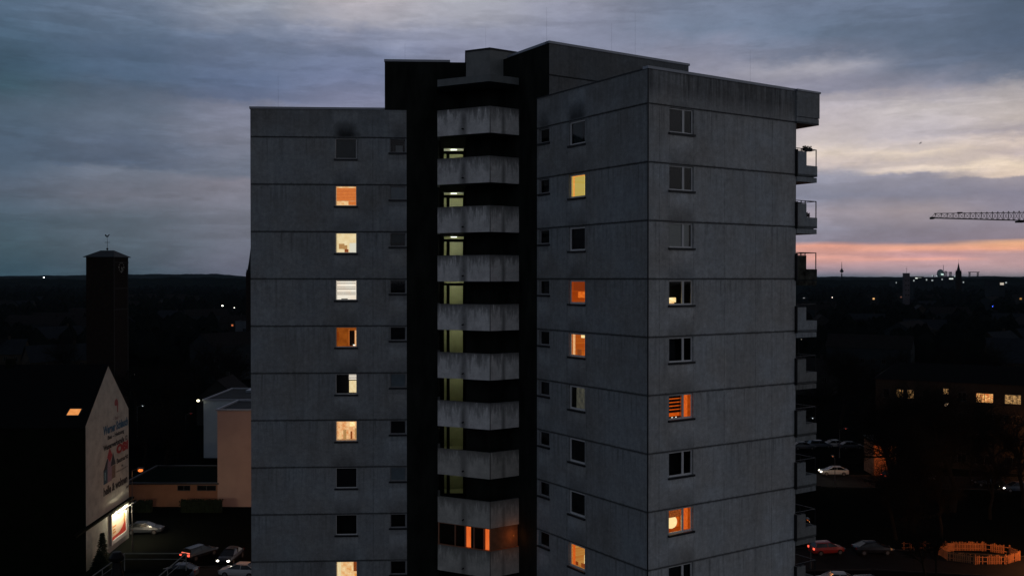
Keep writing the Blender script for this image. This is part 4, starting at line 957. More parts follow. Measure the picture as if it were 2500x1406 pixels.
b = MB(); b.lathe([(.45, 0), (.38, .2), (.2, .33), (0, .36)], (-42.3, 145.3, 3.2), 10); b.build('skylight_dome', mat('acrylic dome', (.35, .36, .38), .3), lw, off=lo_)
def hedge(X0, X1, Y0, Y1, h, label, seed):
    rnd = random.Random(seed); o_ = ((X0 + X1) / 2, (Y0 + Y1) / 2, 0); r = tag(empty('hedge', o_), label, 'hedge'); b = MB()
    b.box(X0 + .15 - o_[0], X1 - .15 - o_[0], Y0 + .15 - o_[1], Y1 - .15 - o_[1], 0, h - .12)
    for _ in range(int((X1 - X0) * 130)):
        f = rnd.random(); x = rnd.uniform(X0, X1); z = rnd.uniform(.05, h); y = Y0 + rnd.uniform(-.1, .15)
        if f < .4: y = rnd.uniform(Y0, Y1); z = h - rnd.uniform(-.1, .12)
        a = Vector((rnd.uniform(-1, 1), rnd.uniform(-1, 1), rnd.uniform(-1, 1))).normalized() * .12; e = a.orthogonal().normalized() * .07; c = Vector((x - o_[0], y - o_[1], z))
        b.face([c - a, c + e, c + a, c - e])
    b.build('foliage', M_leafd, r)
hedge(-52.5, -49.4, 131.5, 132.6, 1.5, 'short clipped hedge before the left part of the low salmon building', 3)
hedge(-45.6, -39.8, 131.5, 132.6, 1.6, 'long clipped hedge between the low building and the peach block', 4)

# ---- church tower with clock
th = R(6.5); cx = (277 - 1250) / FPX * 231; tcn_ = Vector((cx, 231, 0)); ex = Vector((-math.cos(th), math.sin(th), 0)); ey = Vector((math.sin(th), math.cos(th), 0)); sd = 6.96
chh = tag(empty('church_tower', tcn_ + (ex + ey) * sd / 2), 'dark brick church tower with a clock and a weathercock', 'church tower'); co = chh.location.copy()
M_brk = mat('dark brown brick', (.020, .014, .011), .95, .3, 1.5, spec=.05)
b = MB(); c4 = [tcn_, tcn_ + ey * sd, tcn_ + ex * sd + ey * sd, tcn_ + ex * sd]; ZE = EYE + 5.35
b.prism([(p.x, p.y) for p in c4], 0, ZE, cap=True); b.build('wall', M_brk, chh, off=co)
EP = Pl(tcn_, ey)
EP.n = Vector((EP.d.y, -EP.d.x, 0))
b = MB()
for z in (24.5, 29.6, 35.9): rect(b, EP, -.08, sd + .08, z, z + .25, .0, .1)
for u in (0.05, sd - .45): rect(b, EP, u, u + .4, 4, ZE - .02, .0, .06)
b.build('stone_band', mat('sandstone trim', (.024, .023, .019), .9, .2, 1), chh, off=co)
b = MB(); e0 = .5; cc = [tcn_ - ex * e0 - ey * e0, tcn_ - ex * e0 + ey * (sd + e0), tcn_ + ex * (sd + e0) + ey * (sd + e0), tcn_ + ex * (sd + e0) - ey * e0]
r0, r1 = co + ex * 1.7, co - ex * 1.7; zr = ZE + 1.6
up = lambda p, z: (p.x, p.y, z)
b.face([up(cc[0], ZE), up(cc[1], ZE), up(r1, zr)]); b.face([up(cc[1], ZE), up(cc[2], ZE), up(r0, zr), up(r1, zr)]); b.face([up(cc[2], ZE), up(cc[3], ZE), up(r0, zr)]); b.face([up(cc[3], ZE), up(cc[0], ZE), up(r1, zr), up(r0, zr)])
b.face([up(p, ZE - .12) for p in cc]); 
for i in range(4): b.face([up(cc[i], ZE - .12), up(cc[(i + 1) % 4], ZE - .12), up(cc[(i + 1) % 4], ZE), up(cc[i], ZE)])
croof = b.build('roof', mat('slate roof', (.04, .045, .05), .7, .15, 2), chh, off=co)
b = MB(); b.tube((co.x, co.y, zr - .1), (co.x, co.y, zr + 3.2), .06, .04); b.lathe([(0, -.28), (.2, -.2), (.28, 0), (.2, .2), (0, .28)], (co.x, co.y, zr + .35), 8)
b.tube((co.x - .65, co.y, zr + 1.95), (co.x + .65, co.y, zr + 1.95), .05); wv_ = b.build('weathervane', M_black, chh, off=co)
b = MB(); pr = [(-.45, .0), (-.15, -.22), (.25, -.18), (.35, .1), (.62, .42), (.42, .5), (.1, .12), (-.2, .15), (-.3, .42), (-.5, .45), (-.62, .28)]
for y in (-.03, .03): b.face([(co.x + x, co.y + y, zr + 3.45 + z) for x, z in (pr if y < 0 else pr[::-1])])
for i in range(len(pr)): (x0, z0), (x1, z1) = pr[i], pr[(i + 1) % len(pr)]; b.face([(co.x + x0, co.y - .03, zr + 3.45 + z0), (co.x + x1, co.y - .03, zr + 3.45 + z1), (co.x + x1, co.y + .03, zr + 3.45 + z1), (co.x + x0, co.y + .03, zr + 3.45 + z0)])
b.build('cockerel', M_black, wv_, off=co)
M_dial = mat('pale dial paint', (.34, .33, .29), .6, .1, 2); zc = EYE + 2.85; uc_ = sd / 2 + .15; b = MB()
for i in range(12):
    a = 2 * math.pi * i / 12; s_ = .17 if i % 3 == 0 else .09; c = (uc_ + 1.15 * math.sin(a), zc + 1.15 * math.cos(a)); rect(b, EP, c[0] - s_, c[0] + s_, c[1] - s_, c[1] + s_, .02, .08)
clk = b.build('clock_face', M_dial, chh, off=co); b = MB()
for (a, L, w_) in ((R(168), .95, .07), (R(150), .62, .10)): b.tube(EP.p(uc_, zc, .12), EP.p(uc_ + L * math.sin(a), zc + L * math.cos(a), .12), w_, n=4)
b.build('clock_hand', M_dial, clk, off=co)

# ---- far steeple peeping out behind the tower's left edge
def spire(px, py_top, py_base, hw_px, d, label, z_sh=0):
    x = (px - 1250) / FPX * d; k = d / FPX; zt = EYE + (HOR - py_top) * k; zb = EYE + (HOR - py_base) * k; hw = hw_px * k
    r = tag(empty('steeple', (x, d, 0)), label, 'steeple'); b = MB(); b.lathe([(hw * 1.1, zb), (hw * .95, zb + (zt - zb) * .08), (hw * .55, zb + (zt - zb) * .4), (hw * .22, zb + (zt - zb) * .75), (0.02, zt)], n=8); b.build('spire', mat('dark slate spire', (.012, .014, .016), .9, .1, 1), r)
    b = MB(); b.box(-hw, hw, -hw, hw, 0, zb); 
    for sx in (-1, 1):
        for sy in (-1, 1): b.lathe([(hw * .25, zb), (0, zb + hw * 1.3)], (sx * hw * .8, sy * hw * .8, 0), 4)
    b.build('tower_shaft', M_brk, r)
    b = MB(); b.tube((0, 0, zt - .5), (0, 0, zt + 2.5 * k * 3), .06 * max(1, k * 3)); b.build('finial', M_black, r)
spire(613, 598, 668, 10, 480, 'pointed dark steeple peeping out at the left edge of the tower')
spire(2340, 640, 664, 5.2, 1400, 'tall needle pointed church steeple on the skyline')

# ---- skyline on the right
M_far = mat('distant grey concrete', (.05, .055, .065), .9, .1, .05); M_fard = mat('distant dark wall', (.016, .02, .024), .95, .2, .05)
d = 2400; k = d / FPX; x = (2055 - 1250) * k; tv = tag(empty('broadcast_tower', (x, d, 0)), 'slim broadcast tower with a round pod on the skyline', 'tower')
b = MB(); b.lathe([(3.0, 0), (1.6, EYE + 8 * k), (1.2, EYE + 14 * k)], n=10); b.build('shaft', M_fard, tv)
b = MB(); zp = EYE + 18 * k; b.lathe([(1.2, zp - 3), (4.6, zp), (4.6, zp + 2), (2.4, zp + 3.5), (2.6, zp + 6), (1.2, zp + 7)], n=14); b.build('pod', M_fard, tv)
b = MB(); b.tube((0, 0, zp + 7), (0, 0, EYE + 42 * k), .9, .35); b.build('mast', M_fard, tv)
d = 1200; k = d / FPX; x = (2212.5 - 1250) * k; blk = tag(empty('office_block', (x, d, 0)), 'small pinkish grey high block with a roof mast on the skyline', 'building')
b = MB(); b.box(-3.2, 3.2, -3, 3, 0, EYE + 13 * k); b.build('wall', mat('pinkish grey wall', (.11, .09, .10), .9, .1, .2), blk)
b = MB(); b.box(-3.5, 3.5, -3.3, 3.3, EYE + 13 * k + .01, EYE + 14 * k); b.build('roof', M_fard, blk); b = MB(); b.tube((.4, 0, EYE + 14 * k), (.4, 0, EYE + 30 * k), .16, .1); b.box(-.3, 1.1, -.1, .1, EYE + 24 * k, EYE + 24.6 * k); b.build('roof_mast', M_fard, blk)
bp_ = Pl((x - 3.2, d - 3), (1, 0))
for i in range(2):
    for j in range(4): fwin(bp_, 1.6 + i * 3.2, 12 + j * 6, 1.6, 1.6, blk, Vector((x, d, 0)), M_dpane)
def frame_tower(b, x, y, w, z0, z1, r_, steps=4):
    for sx in (-1, 1):
        for sy in (-1, 1): b.tube((x + sx * w, y + sy * w, z0), (x + sx * w * .8, y + sy * w * .8, z1), r_, n=4)
    for i in range(steps):
        za = z0 + (z1 - z0) * i / steps; zb = z0 + (z1 - z0) * (i + 1) / steps
        for sy in (-1, 1): b.tube((x - w, y + sy * w, za), (x + w * .9, y + sy * w, zb), r_ * .6, n=4); b.tube((x - w, y + sy * w, zb), (x + w, y + sy * w, zb), r_ * .6, n=4)
d = 3000; k = d / FPX; x = (2296 - 1250) * k; rfn = tag(empty('refinery', (x, d, 0)), 'lit refinery with a round pale tank and gantries on the skyline', 'refinery')
b = MB(); zc = EYE + 13 * k; rr = 10.5 * k; b.lathe([(rr * .8 * math.sin(math.pi * i / 10), -rr * math.cos(math.pi * i / 10)) for i in range(11)], (0, 0, zc), 16)
b.build('tank', mat('pale teal tank', (.26, .33, .33), .6, .3, .12), rfn, smooth=True)
b = MB()
for sx in (-6, 0, 6): b.tube((sx, 0, 0), (sx, 0, zc), .8, n=6)
frame_tower(b, 16, 0, 3, 0, EYE + 19 * k, .7); frame_tower(b, 31, 0, 3, 0, EYE + 17 * k, .7); b.box(13, 34, -1, 1, EYE + 15 * k, EYE + 16.2 * k); b.build('gantry', M_far, rfn)
b = MB(); b.tube((9, 0, 0), (9, 0, EYE + 34 * k), 1.2, .6, n=6); b.tube((-22, 0, 0), (-22, 0, EYE + 9 * k), 1.6, 1.2, n=8); b.build('stack', M_far, rfn)
for (ax, az_, sx_) in ((0, 11, 3.4), (-24, 8, 1.2), (5, 2, 1.5), (-14, 7, 1.0), (30, 6, 1.2)):
    b = MB(); b.box(ax * k - sx_, ax * k + sx_, -14, -12, EYE + az_ * k - sx_ * .5, EYE + az_ * k + sx_ * .5); b.build('work_lamp', glow('cold work light', (215, 245, 235), s=1.2), rfn)
def lit_hall(px, py, wpx, d, label, col=(225, 232, 225)):
    k = d / FPX; x = (px - 1250) * k; z = EYE + (HOR - py) * k; w_ = wpx * k / 2; r = tag(empty('factory_hall', (x, d, 0)), label, 'hall'); b = MB(); b.box(-w_ * 1.6, w_ * 1.6, 0, 30, 0, z + 2.5); b.build('wall', M_fard, r)
    b = MB(); b.box(-w_ * 1.7, w_ * 1.7, -1, 31, z + 2.51, z + 3.4); b.build('roof', M_fard, r)
    b = MB(); b.box(-w_, w_, -.3, -.02, z - 1.2, z + 1.2); b.build('lit_strip', glow('hall light %s' % (col,), col, s=1.0), r)
lit_hall(2242, 679, 15, 2000, 'flat hall with a pair of long white lit strips on the skyline'); lit_hall(2322, 680.5, 10, 1900, 'small hall with one white lit strip left of the steeple')
lit_hall(2446, 693, 9, 1000, 'dark long hall with two faint lit windows at the right skyline', (190, 180, 165))
for _i, (px, py, w_) in enumerate(((2231, 685, 3), (2262, 683, 3), (2276, 684.5, 4), (2352, 689, 3), (2456, 690, 4), (2300, 682, 3), (2188, 690, 2))): lit_hall(px, py, w_, 1500 + 60 * _i, '%s of the tiny far buildings with a single cold light on the right skyline' % ('first', 'second', 'third', 'fourth', 'fifth', 'sixth', 'seventh')[_i], (150, 160, 160))
# far cranes
d = 2800; k = d / FPX; x = (2377 - 1250) * k; fc = tag(empty('gantry_crane', (x, d, 0)), 'faint far gantry crane right of the steeple', 'crane'); b = MB(); frame_tower(b, -12, 0, 2, 0, EYE + 16 * k, .5); frame_tower(b, 12, 0, 2, 0, EYE + 16 * k, .5)
b.build('legs', M_far, fc); b = MB(); b.box(-16, 17, -1, 1, EYE + 16 * k, EYE + 17.5 * k); b.build('girder', M_far, fc)

# ---- tower crane, its jib reaching in from the right
d = 215; k = d / FPX; xm = (2680 - 1250) * k; cr = tag(empty('tower_crane', (xm, d + 10, 0)), 'lattice jib of a tower crane reaching in from the right edge', 'crane'); M_cr = mat('crane steel', (.035, .03, .025), .6, .2, 1)
zj = EYE + 12.75; b = MB()
for (sx, sy) in ((-1, -1), (-1, 1), (1, -1), (1, 1)): b.tube((sx * .9, sy * .9, 0), (sx * .9, sy * .9, zj + 6), .12, n=4)
z = 0
while z < zj: 
    for s_ in (-.9, .9): b.tube((-.9, s_, z), (.9, s_, z + 2), .06, n=4); b.tube((s_, -.9, z), (s_, .9, z + 2), .06, n=4)
    z += 2
b.build('mast', M_cr, cr)
tipx, tipd, tipz = (2276 - 1250) / FPX * 203, 203.0, EYE + 148.5 / FPX * 203
tip = Vector((tipx - xm, tipd - (d + 10), tipz)); root = Vector((0, 0, EYE + 139 / FPX * 225)); J = root - tip; L = J.length; jd = J.normalized(); sdv = Vector((-jd.y, jd.x, 0)).normalized() * .55
b = MB(); n = 26
def ch(t_, s_): return tip + jd * (t_ * L) + sdv * s_
def tpc(t_): return tip + jd * (t_ * L) + Vector((0, 0, .95 + 1.35 * min(1, t_ * 1.5)))
for s_ in (-1, 1): b.tube(ch(0, s_), ch(1, s_), .10, n=4)
b.tube(tpc(.012), tpc(1), .09, n=4); b.tube(ch(0, 1), ch(0, -1), .1, n=4); b.box(tip.x - .35, tip.x + .15, tip.y - .6, tip.y + .6, tip.z - .25, tip.z + .2)
for i in range(n):
    t0, t1, tm = i / n, (i + 1) / n, (i + .5) / n
    for s_ in (-1, 1): b.tube(ch(t0, s_), tpc(tm), .045, n=4); b.tube(tpc(tm), ch(t1, s_), .045, n=4)
    b.tube(ch(t0, -1), ch(t1, 1), .04, n=4)
q = tpc(.18); b.box(q.x - .5, q.x + .5, q.y - .2, q.y + .2, q.z - .12, q.z + .12); b.build('jib', M_cr, cr)
b = MB(); q = ch(.6, 0); b.box(q.x - .8, q.x + .8, q.y - .5, q.y + .5, q.z - .5, q.z - .15); b.build('trolley', M_cr, cr)
b = MB(); b.box(.9, 11, -.5, .5, zj - 1, zj - .4); b.box(8, 10.5, -.8, .8, zj - 3, zj - 1); b.build('counter_jib', M_cr, cr)

# ---- bird
q = P(2247, 350, 150); bd_ = tag(empty('flying_bird', q), 'tiny dark bird gliding in the bright gap of the sky', 'bird'); b = MB()
b.lathe([(0, -.22), (.05, -.12), (.07, 0), (.04, .14), (0, .2)], n=6); b.face([(0, 0, .08), (.42, .12, .10), (.46, .1, .02), (.05, 0, -.08)]); b.face([(0, 0, .08), (-.05, 0, -.08), (-.36, .1, .22), (-.32, .12, .30)]); bo_ = b.build('body', M_black, bd_); bo_.rotation_euler = (R(70), 0, R(60))

# ---- lit apartment block behind the trees on the right
AO = Vector((63.5, 167.9, 0)); AP = Pl(AO, (.888, -.459)); ab = tag(empty('apartment_block', AO + AP.d * 17 - AP.n * 6), 'four storey beige block with a few orange lit windows behind bare trees', 'apartment block'); ao = ab.location.copy()
M_beige = mat('beige render', (.022, .018, .013), .9, .15, .4)
pts4 = [AP.p(0, 0), AP.p(34, 0), AP.p(34, 0, -11), AP.p(0, 0, -11)]; b = MB(); b.prism([(p.x, p.y) for p in pts4], 0, 14.6, cap=False); b.build('wall', M_beige, ab, off=ao)
b = MB(); e = .4; q4 = [AP.p(-e, 0, e), AP.p(34 + e, 0, e), AP.p(34 + e, 0, -11 - e), AP.p(-e, 0, -11 - e)]; m0, m1 = AP.p(3, 0, -5.5), AP.p(31, 0, -5.5)
up = lambda p, z: (p.x, p.y, z)
b.face([up(q4[0], 14.6), up(q4[1], 14.6), up(m1, 17.2), up(m0, 17.2)]); b.face([up(q4[2], 14.6), up(q4[3], 14.6), up(m0, 17.2), up(m1, 17.2)]); b.face([up(q4[3], 14.6), up(q4[0], 14.6), up(m0, 17.2)]); b.face([up(q4[1], 14.6), up(q4[2], 14.6), up(m1, 17.2)]); b.build('roof', M_tiles, ab, off=ao)
def au(px): r = (px - 1250) / FPX; return (167.9 * r - 63.5) / (.888 + .459 * r)
rows = (12.2, 8.8, 5.3, 1.9)
M_lit1 = glow('lit flat windows', (255, 196, 120), (190, 84, 34), scale=5, lo=.4, hi=.62); M_lit2 = glow('lit flat windows pale', (190, 146, 92), (60, 42, 26), scale=4.5, lo=.4, hi=.6); M_lit3 = glow('lit flat windows orange', (235, 110, 50), (120, 50, 20), scale=8)
litw = {(2405, 0): M_lit1, (2198, 0): M_lit2, (2224, 0): M_lit2, (2224, 1): M_lit2, (2474, 0): M_lit2, (2407, 3): M_lit3, (2200, 1): glow('dim lit flat window', (120, 110, 90), (60, 55, 45), scale=8)}
for px, w_ in ((2165, 1.0), (2198, 1.0), (2224, 1.0), (2262, 1.0), (2350, 1.2), (2405, 2.5), (2474, 2.3), (2540, 2.5), (2600, 2.5)):
    for j, z in enumerate(rows): fwin(AP, au(px), z, w_, 1.45, ab, ao, litw.get((px, j), M_dpane))
for z, m_ in ((13.0, M_lit2), (10.6, glow('stair globe lamp', (255, 214, 170), s=1.5)), (7.4, M_lit2), (3.8, M_lit3)): fwin(AP, au(2310), z, .75, .9, ab, ao, m_)

# small outbuilding with a lamp lit wall
ob, oo = box_house('brick_outbuilding', 59.0, 62.6, 156.5, 161, 5.6, mat('orange brick wall', (.26, .11, .055), .9, .35, 1.5), 'small brick outbuilding with one orange lit wall among the trees', 'outbuilding', rim=M_sill)
b = MB(); b.box(61.2, 62.1, 156.44, 156.49, 0, 2.1); b.build('door', M_dkwall, ob, off=oo)
street_lamp((60.8, 152.0, 0), 5.2, (255, 120, 50), 'orange lamp hidden by branches before the small brick outbuilding', energy=420, arm=(-.3, .8), size=.12, strength=.6)
street_lamp((83.5, 152.0, 0), 5.0, (255, 150, 80), 'dim orange lamp before the lit apartment block', energy=900, arm=(.3, .8), size=.1, strength=.6)

# cars on the right
car((52.6, 157.0, 0), R(176), WHITE, 'pale saloon with both headlights glowing on the right', head=1)
ld = bpy.data.lights.new('car_light', 'POINT'); ld.energy = 130; ld.color = (1, .85, .6); ld.shadow_soft_size = .2; lo = bpy.data.objects.new('car_light', ld); COL.objects.link(lo); lo.location = (50.5, 151.0, 3.5)
rl = street_lamp((50.5, 150.2, 0), 3.9, (255, 210, 150), 'low lamp post standing before the pale saloon', arm=(0, 1), size=.1, strength=.5); lo.parent = rl; lo.location = (0, .9, 3.5)
for i, (px, py, m_, rz, lab, hd, tl) in enumerate(((1962, 1097, SILV, 5, 'silver parked car at the end of the upper car row', 0, 0), (2002, 1093, BLUEP, 4, 'blue grey parked car in the upper car row', 0, 0), (2042, 1092, WHITE, 8, 'white parked car in the upper car row', 0, 0), (2078, 1096, SILV, 6, 'silver parked car next to the brick outbuilding', 0, 0),
     (2190, 1172, DARKP, 8, 'dark car with glowing red tail lights behind the trees', 0, 1), (2256, 1170, SILV, -5, 'grey car half hidden by tree trunks', 0, 0), (2415, 1186, DARKP, 175, 'dark car parked before the beige block', 0, 0), (2485, 1200, BLUEP, 178, 'blue grey car with its headlights on at the right edge', 1, 0),
     (2133, 1352, DARKP, 2, 'dark estate car ahead of the red hatchback', 0, 0), (2040, 1432, WHITE, 178, 'white car cut by the lower photo edge', 0, 0), (2128, 1440, DARKP, 12, 'dark car with a red tail light at the lower photo edge', 0, 1))):
    dd = gd(py); car(((px - 1250) / FPX * dd, dd, 0), R(rz), m_, lab, head=hd, tail=tl, estate=(i % 3 == 1))
dd = gd(1352); car(((2020 - 1250) / FPX * dd, dd, 0), R(12), REDP, 'red hatchback with a bright red tail light beside the tower', L=4.0, tail=1, estate=True)
street_lamp((33.0, 106.0, 0), 5.0, (255, 120, 60), 'red orange lamp hidden behind the foot of the right wing', energy=60, arm=(0, 1), size=.1, strength=.5)

# round picket enclosure
M_pick = mat('wooden pickets', (.36, .15, .06), .85, .4, 1.6); pc = Vector(((2393 - 1250) / FPX * 110.3, 110.3, 0)); pf = tag(empty('picket_enclosure', pc), 'ring shaped wooden picket fence glowing in orange lamp light', 'picket fence')
b = MB(); rl_ = MB(); N = 8; ring = [Vector((4.45 * math.cos(2 * math.pi * (i + .5) / N), 2.9 * math.sin(2 * math.pi * (i + .5) / N), 0)) for i in range(N)]; rnd = random.Random(2)
for i in range(N):
    a, c_ = ring[i], ring[(i + 1) % N]; e_ = c_ - a; Ls = e_.length; e_.normalize(); ang = math.atan2(e_.y, e_.x); M = Matrix.Translation(a) @ Matrix.Rotation(ang, 4, 'Z'); u = 0
    while u < Ls - .05:
        if rnd.random() > .13: h = 1.05 + rnd.uniform(-.12, .1); b.box(u, u + .115, -.015, .015, .06, h, M)
        u += .19
    rl_.box(0, Ls, .018, .06, .3, .37, M); rl_.box(0, Ls, .018, .06, .8, .87, M); rl_.box(-.05, .05, -.05, .05, 0, 1.15, M)
b.build('pickets', M_pick, pf); rl_.build('rails', M_pick, pf)
p2 = Vector(((2275 - 1250) / FPX * 113.2, 113.2, 0)); pf2 = tag(empty('picket_fence', p2), 'straight run of orange lit pickets left of the picket ring', 'picket fence'); b = MB(); rl_ = MB(); u = -3.4
while u < 3.2: 
    if rnd.random() > .55: b.box(u, u + .12, -.015, .015, .06, 1.05 + rnd.uniform(-.12, .1))
    u += .17
b.build('pickets', M_pick, pf2); rl_.box(-3.4, 3.2, .018, .06, .3, .37); rl_.box(-3.4, 3.2, .018, .06, .8, .87); rl_.build('rails', M_pick, pf2)
street_lamp((60.5, 103.5, 0), 5.0, (255, 120, 50), 'orange lamp just outside the right photo edge', energy=2900, arm=(-1, .3), size=.2, strength=2)

# ---- foreground stair tower top with railing and ventilator
st_, so = box_house('stair_tower', -20.2, -16.9, 36.0, 50.0, 16.75, mat('mossy dark concrete', (.02, .026, .02), .95, .3, 1), 'flat dark rooftop with a steel handrail in the lower left foreground', 'rooftop', rim=mat('mossy roof rim', (.012, .015, .012), 1, .3, 2, spec=0), roofm=mat('mossy roof felt', (.010, .016, .012), .95, .4, 1, spec=.05), parapet_h=.1)
b = MB(); M_hand = mat('pale handrail', (.22, .22, .20), .5, .2, 3); X0, X1, Y0, Y1 = -20.15, -16.95, 36.2, 49.9
for z in (17.75, 17.45): b.tube((X0, Y1, z), (X1, Y1, z), .03 if z > 17.6 else .018); b.tube((X0, Y0, z), (X0, Y1, z), .03 if z > 17.6 else .018); b.tube((X1, Y0, z), (X1, Y1, z), .03 if z > 17.6 else .018)
for y in (36.5, 39, 41.6, 44.4, 47.2, 49.9):
    for x in (X0, X1): b.tube((x, y, 16.8), (x, y, 17.75), .025)
b.build('handrail', M_hand, st_, off=so)
q = P(285, 1345, 47.3); vt = tag(empty('roof_ventilator', (q.x, q.y, 16.77)), 'black capped ventilator pipe standing on the foreground rooftop', 'ventilator'); hh = q.z - 16.77
b = MB(); b.lathe([(.30, 0), (.31, .7), (.22, 1.0), (.19, hh - .5)], n=12); b.build('pipe', M_black, vt); b = MB(); b.lathe([(0.15, hh - .55), (.34, hh - .42), (.36, hh - .28), (.2, hh - .03), (0, hh)], n=12); b.build('cap', M_black, vt)

# ---- trees
protos = [bare_tree(11, 15, 'bare winter tree among the dark houses'), bare_tree(23, 17, 'bare winter tree among the dark houses', 1.15), bare_tree(37, 13, 'bare winter tree among the dark houses', .9), bare_tree(41, 16, 'bare winter tree among the dark houses', 1.05)]
used = [False] * 4; rnd = random.Random(77)
def put(i, x, y, s, label=None):
    if not used[i]: o = protos[i]; used[i] = True
    else: o = copy_tree(protos[i])
    o.location = (x, y, 0); o.rotation_euler = (0, 0, rnd.uniform(0, 6.28)); o.scale = (s, s, s * rnd.uniform(.95, 1.1))
    if label: o['label'] = label
    return o
LB = 'bare tree screening the lit apartment block'
for (px, d_, i, s) in ((2185, 142, 0, 1.15), (2240, 136, 1, 1.1), (2290, 146, 2, 1.25), (2330, 132, 3, 1.15), (2372, 150, 0, .6), (2455, 145, 1, .95), (2500, 134, 2, 1.1), (2196, 150, 3, 1.0), (2205, 139, 1, .8), (2215, 128, 2, 1.2), (2265, 150, 0, 1.15), (2420, 128, 2, .8)): put(i, (px - 1250) / FPX * d_, d_, s, LB)
LB = 'bare tree beyond the right end of the tower'
for (px, d_, i, s) in ((1985, 190, 0, 1.0), (2050, 205, 1, 1.1), (2110, 198, 2, 1.2), (2215, 122, 3, .8), (2190, 118, 0, .7), (2235, 121, 1, .75), (2300, 119, 2, .7), (2060, 240, 2, 1.2), (2200, 230, 0, 1.2), (2330, 220, 3, 1.1), (2460, 230, 1, 1.2), (2240, 112, 2, .7), (2262, 101, 2, .5), (2288, 103, 3, .36)): put(i, (px - 1250) / FPX * d_, d_, s, LB)
LB = 'bare tree in the dark quarter left of the tower'
for (px, d_, i, s) in ((40, 200, 0, 1.1), (120, 180, 1, 1.0), (330, 215, 2, 1.1), (400, 190, 3, 1.1), (455, 210, 0, 1.2), (520, 230, 1, 1.1), (585, 250, 2, 1.1), (60, 140, 3, 1.0), (130, 128, 1, .9), (350, 160, 2, .9), (400, 150, 3, .8), (432, 172, 0, .7), (180, 260, 2, 1.3), (20, 300, 1, 1.2)): put(i, (px - 1250) / FPX * d_, d_, s, LB)

# sight lines of the lamps that the photo shows must stay clear
SIGHT = [(543, 746), (572, 751), (327, 915), (347, 992), (1963, 727), (2032, 726), (2318, 744), (2424, 748), (2003, 783), (1957, 829), (2133, 729), (2200, 725), (2492, 729), (567, 794), (2222, 717), (2242, 679), (2322, 680), (2446, 693), (2066, 1048), (465, 1011), (492, 973), (600, 800), (2212, 680), (2296, 670)]
def clear(x, y, r_, h):
    """true when a thing of radius r_ and height h at x,y hides none of them"""
    px = 1250 + x / y * FPX; pr = r_ / y * FPX; top = HOR - (h - EYE) / y * FPX
    return not any(abs(px - a) < pr + 5 and top < b_ + 6 and y < ((EYE - 7) * FPX / max(b_ - HOR, 8)) + 12 for a, b_ in SIGHT)
# ---- dark houses of the town
M_hw = [mat('town wall %d' % i, c, .9, .15, .5, spec=.05) for i, c in enumerate(((.030, .030, .028), (.042, .034, .026), (.022, .028, .032)))]
M_ht = [mat('town roof %d' % i, c, .85, .25, 1, spec=.05) for i, c in enumerate(((.018, .016, .016), (.020, .024, .030)))]
def house(x, y, w_, l_, h, rh, rz, wm, rm, name='gabled_town_house'):
    r = empty(name, (x, y, 0), rz); b = MB(); b.prism([(-l_ / 2, -w_ / 2), (l_ / 2, -w_ / 2), (l_ / 2, w_ / 2), (-l_ / 2, w_ / 2)], 0, h, cap=False)
    for s_ in (-1, 1): b.face([(s_ * l_ / 2, -w_ / 2, h), (s_ * l_ / 2, w_ / 2, h), (s_ * l_ / 2, 0, h + rh)])
    b.build('wall', wm, r); b = MB(); e = .4
    for s_ in (-1, 1):
        k_ = rh / (w_ / 2); b.face([(-l_ / 2 - e, s_ * (w_ / 2 + e), h - e * k_ + .03), (l_ / 2 + e, s_ * (w_ / 2 + e), h - e * k_ + .03), (l_ / 2 + e, 0, h + rh + .03), (-l_ / 2 - e, 0, h + rh + .03)])
    ro = b.build('roof', rm, r); b = MB(); b.box(l_ * .2, l_ * .2 + .6, -.3, .5, h + rh * .5, h + rh + .9); b.build('chimney', wm, ro)
    pl_ = Pl((-l_ / 2, -w_ / 2), (1, 0)); n = max(2, int(l_ / 3)); fl = max(1, int(h / 2.9))
    for i in range(n):
        for j in range(fl): fwin(pl_, (i + .5) * l_ / n, 1.6 + 2.9 * j, 1.1, 1.3, r, Vector((0, 0, 0)), M_dpane)
    return r
hp_ = [house(0, 0, 9, 12, 6, 4, 0, M_hw[0], M_ht[0]), house(0, 0, 10, 18, 9, 4.2, 0, M_hw[1], M_ht[1]), house(0, 0, 11, 24, 11.5, 3.5, 0, M_hw[2], M_ht[0])]
used_h = [False] * 3; rnd = random.Random(9); spots = []
for _ in range(4000):
    if len(spots) >= 66: break
    y = 205 + 900 * rnd.random() ** 1.5; rng_ = rnd.choice(((-80, 590), (1965, 2560))); px = rnd.uniform(*rng_); x = (px - 1250) / FPX * y
    if all((x - a) ** 2 + (y - c_) ** 2 > 34 ** 2 for a, c_ in spots) and (Vector((x, y, 0)) - co).length > 24 and not (1960 < px and y < 215) and clear(x, y, 13, 14): spots.append((x, y))
for n_, (x, y) in enumerate(spots):
    i = n_ % 3
    o = hp_[i] if not used_h[i] else copy_tree(hp_[i]); used_h[i] = True
    o.location = (x, y, 0); o.rotation_euler = (0, 0, rnd.choice((0.1, 1.5, -.4, .8)) + rnd.uniform(-.2, .2))
    side = 'left' if x < 0 else 'right'; o['category'] = 'house'; o['group'] = 'dark town houses'; o['label'] = 'dark pitched roof house %s of the tower' % side
    tx, ty = x + rnd.uniform(-14, 14), y - rnd.uniform(9, 16); 
    if y < 700 and clear(tx, ty, 7, 17): put(rnd.randrange(4), tx, ty, rnd.uniform(.6, .95), 'bare tree between dark houses %s of the tower' % side)
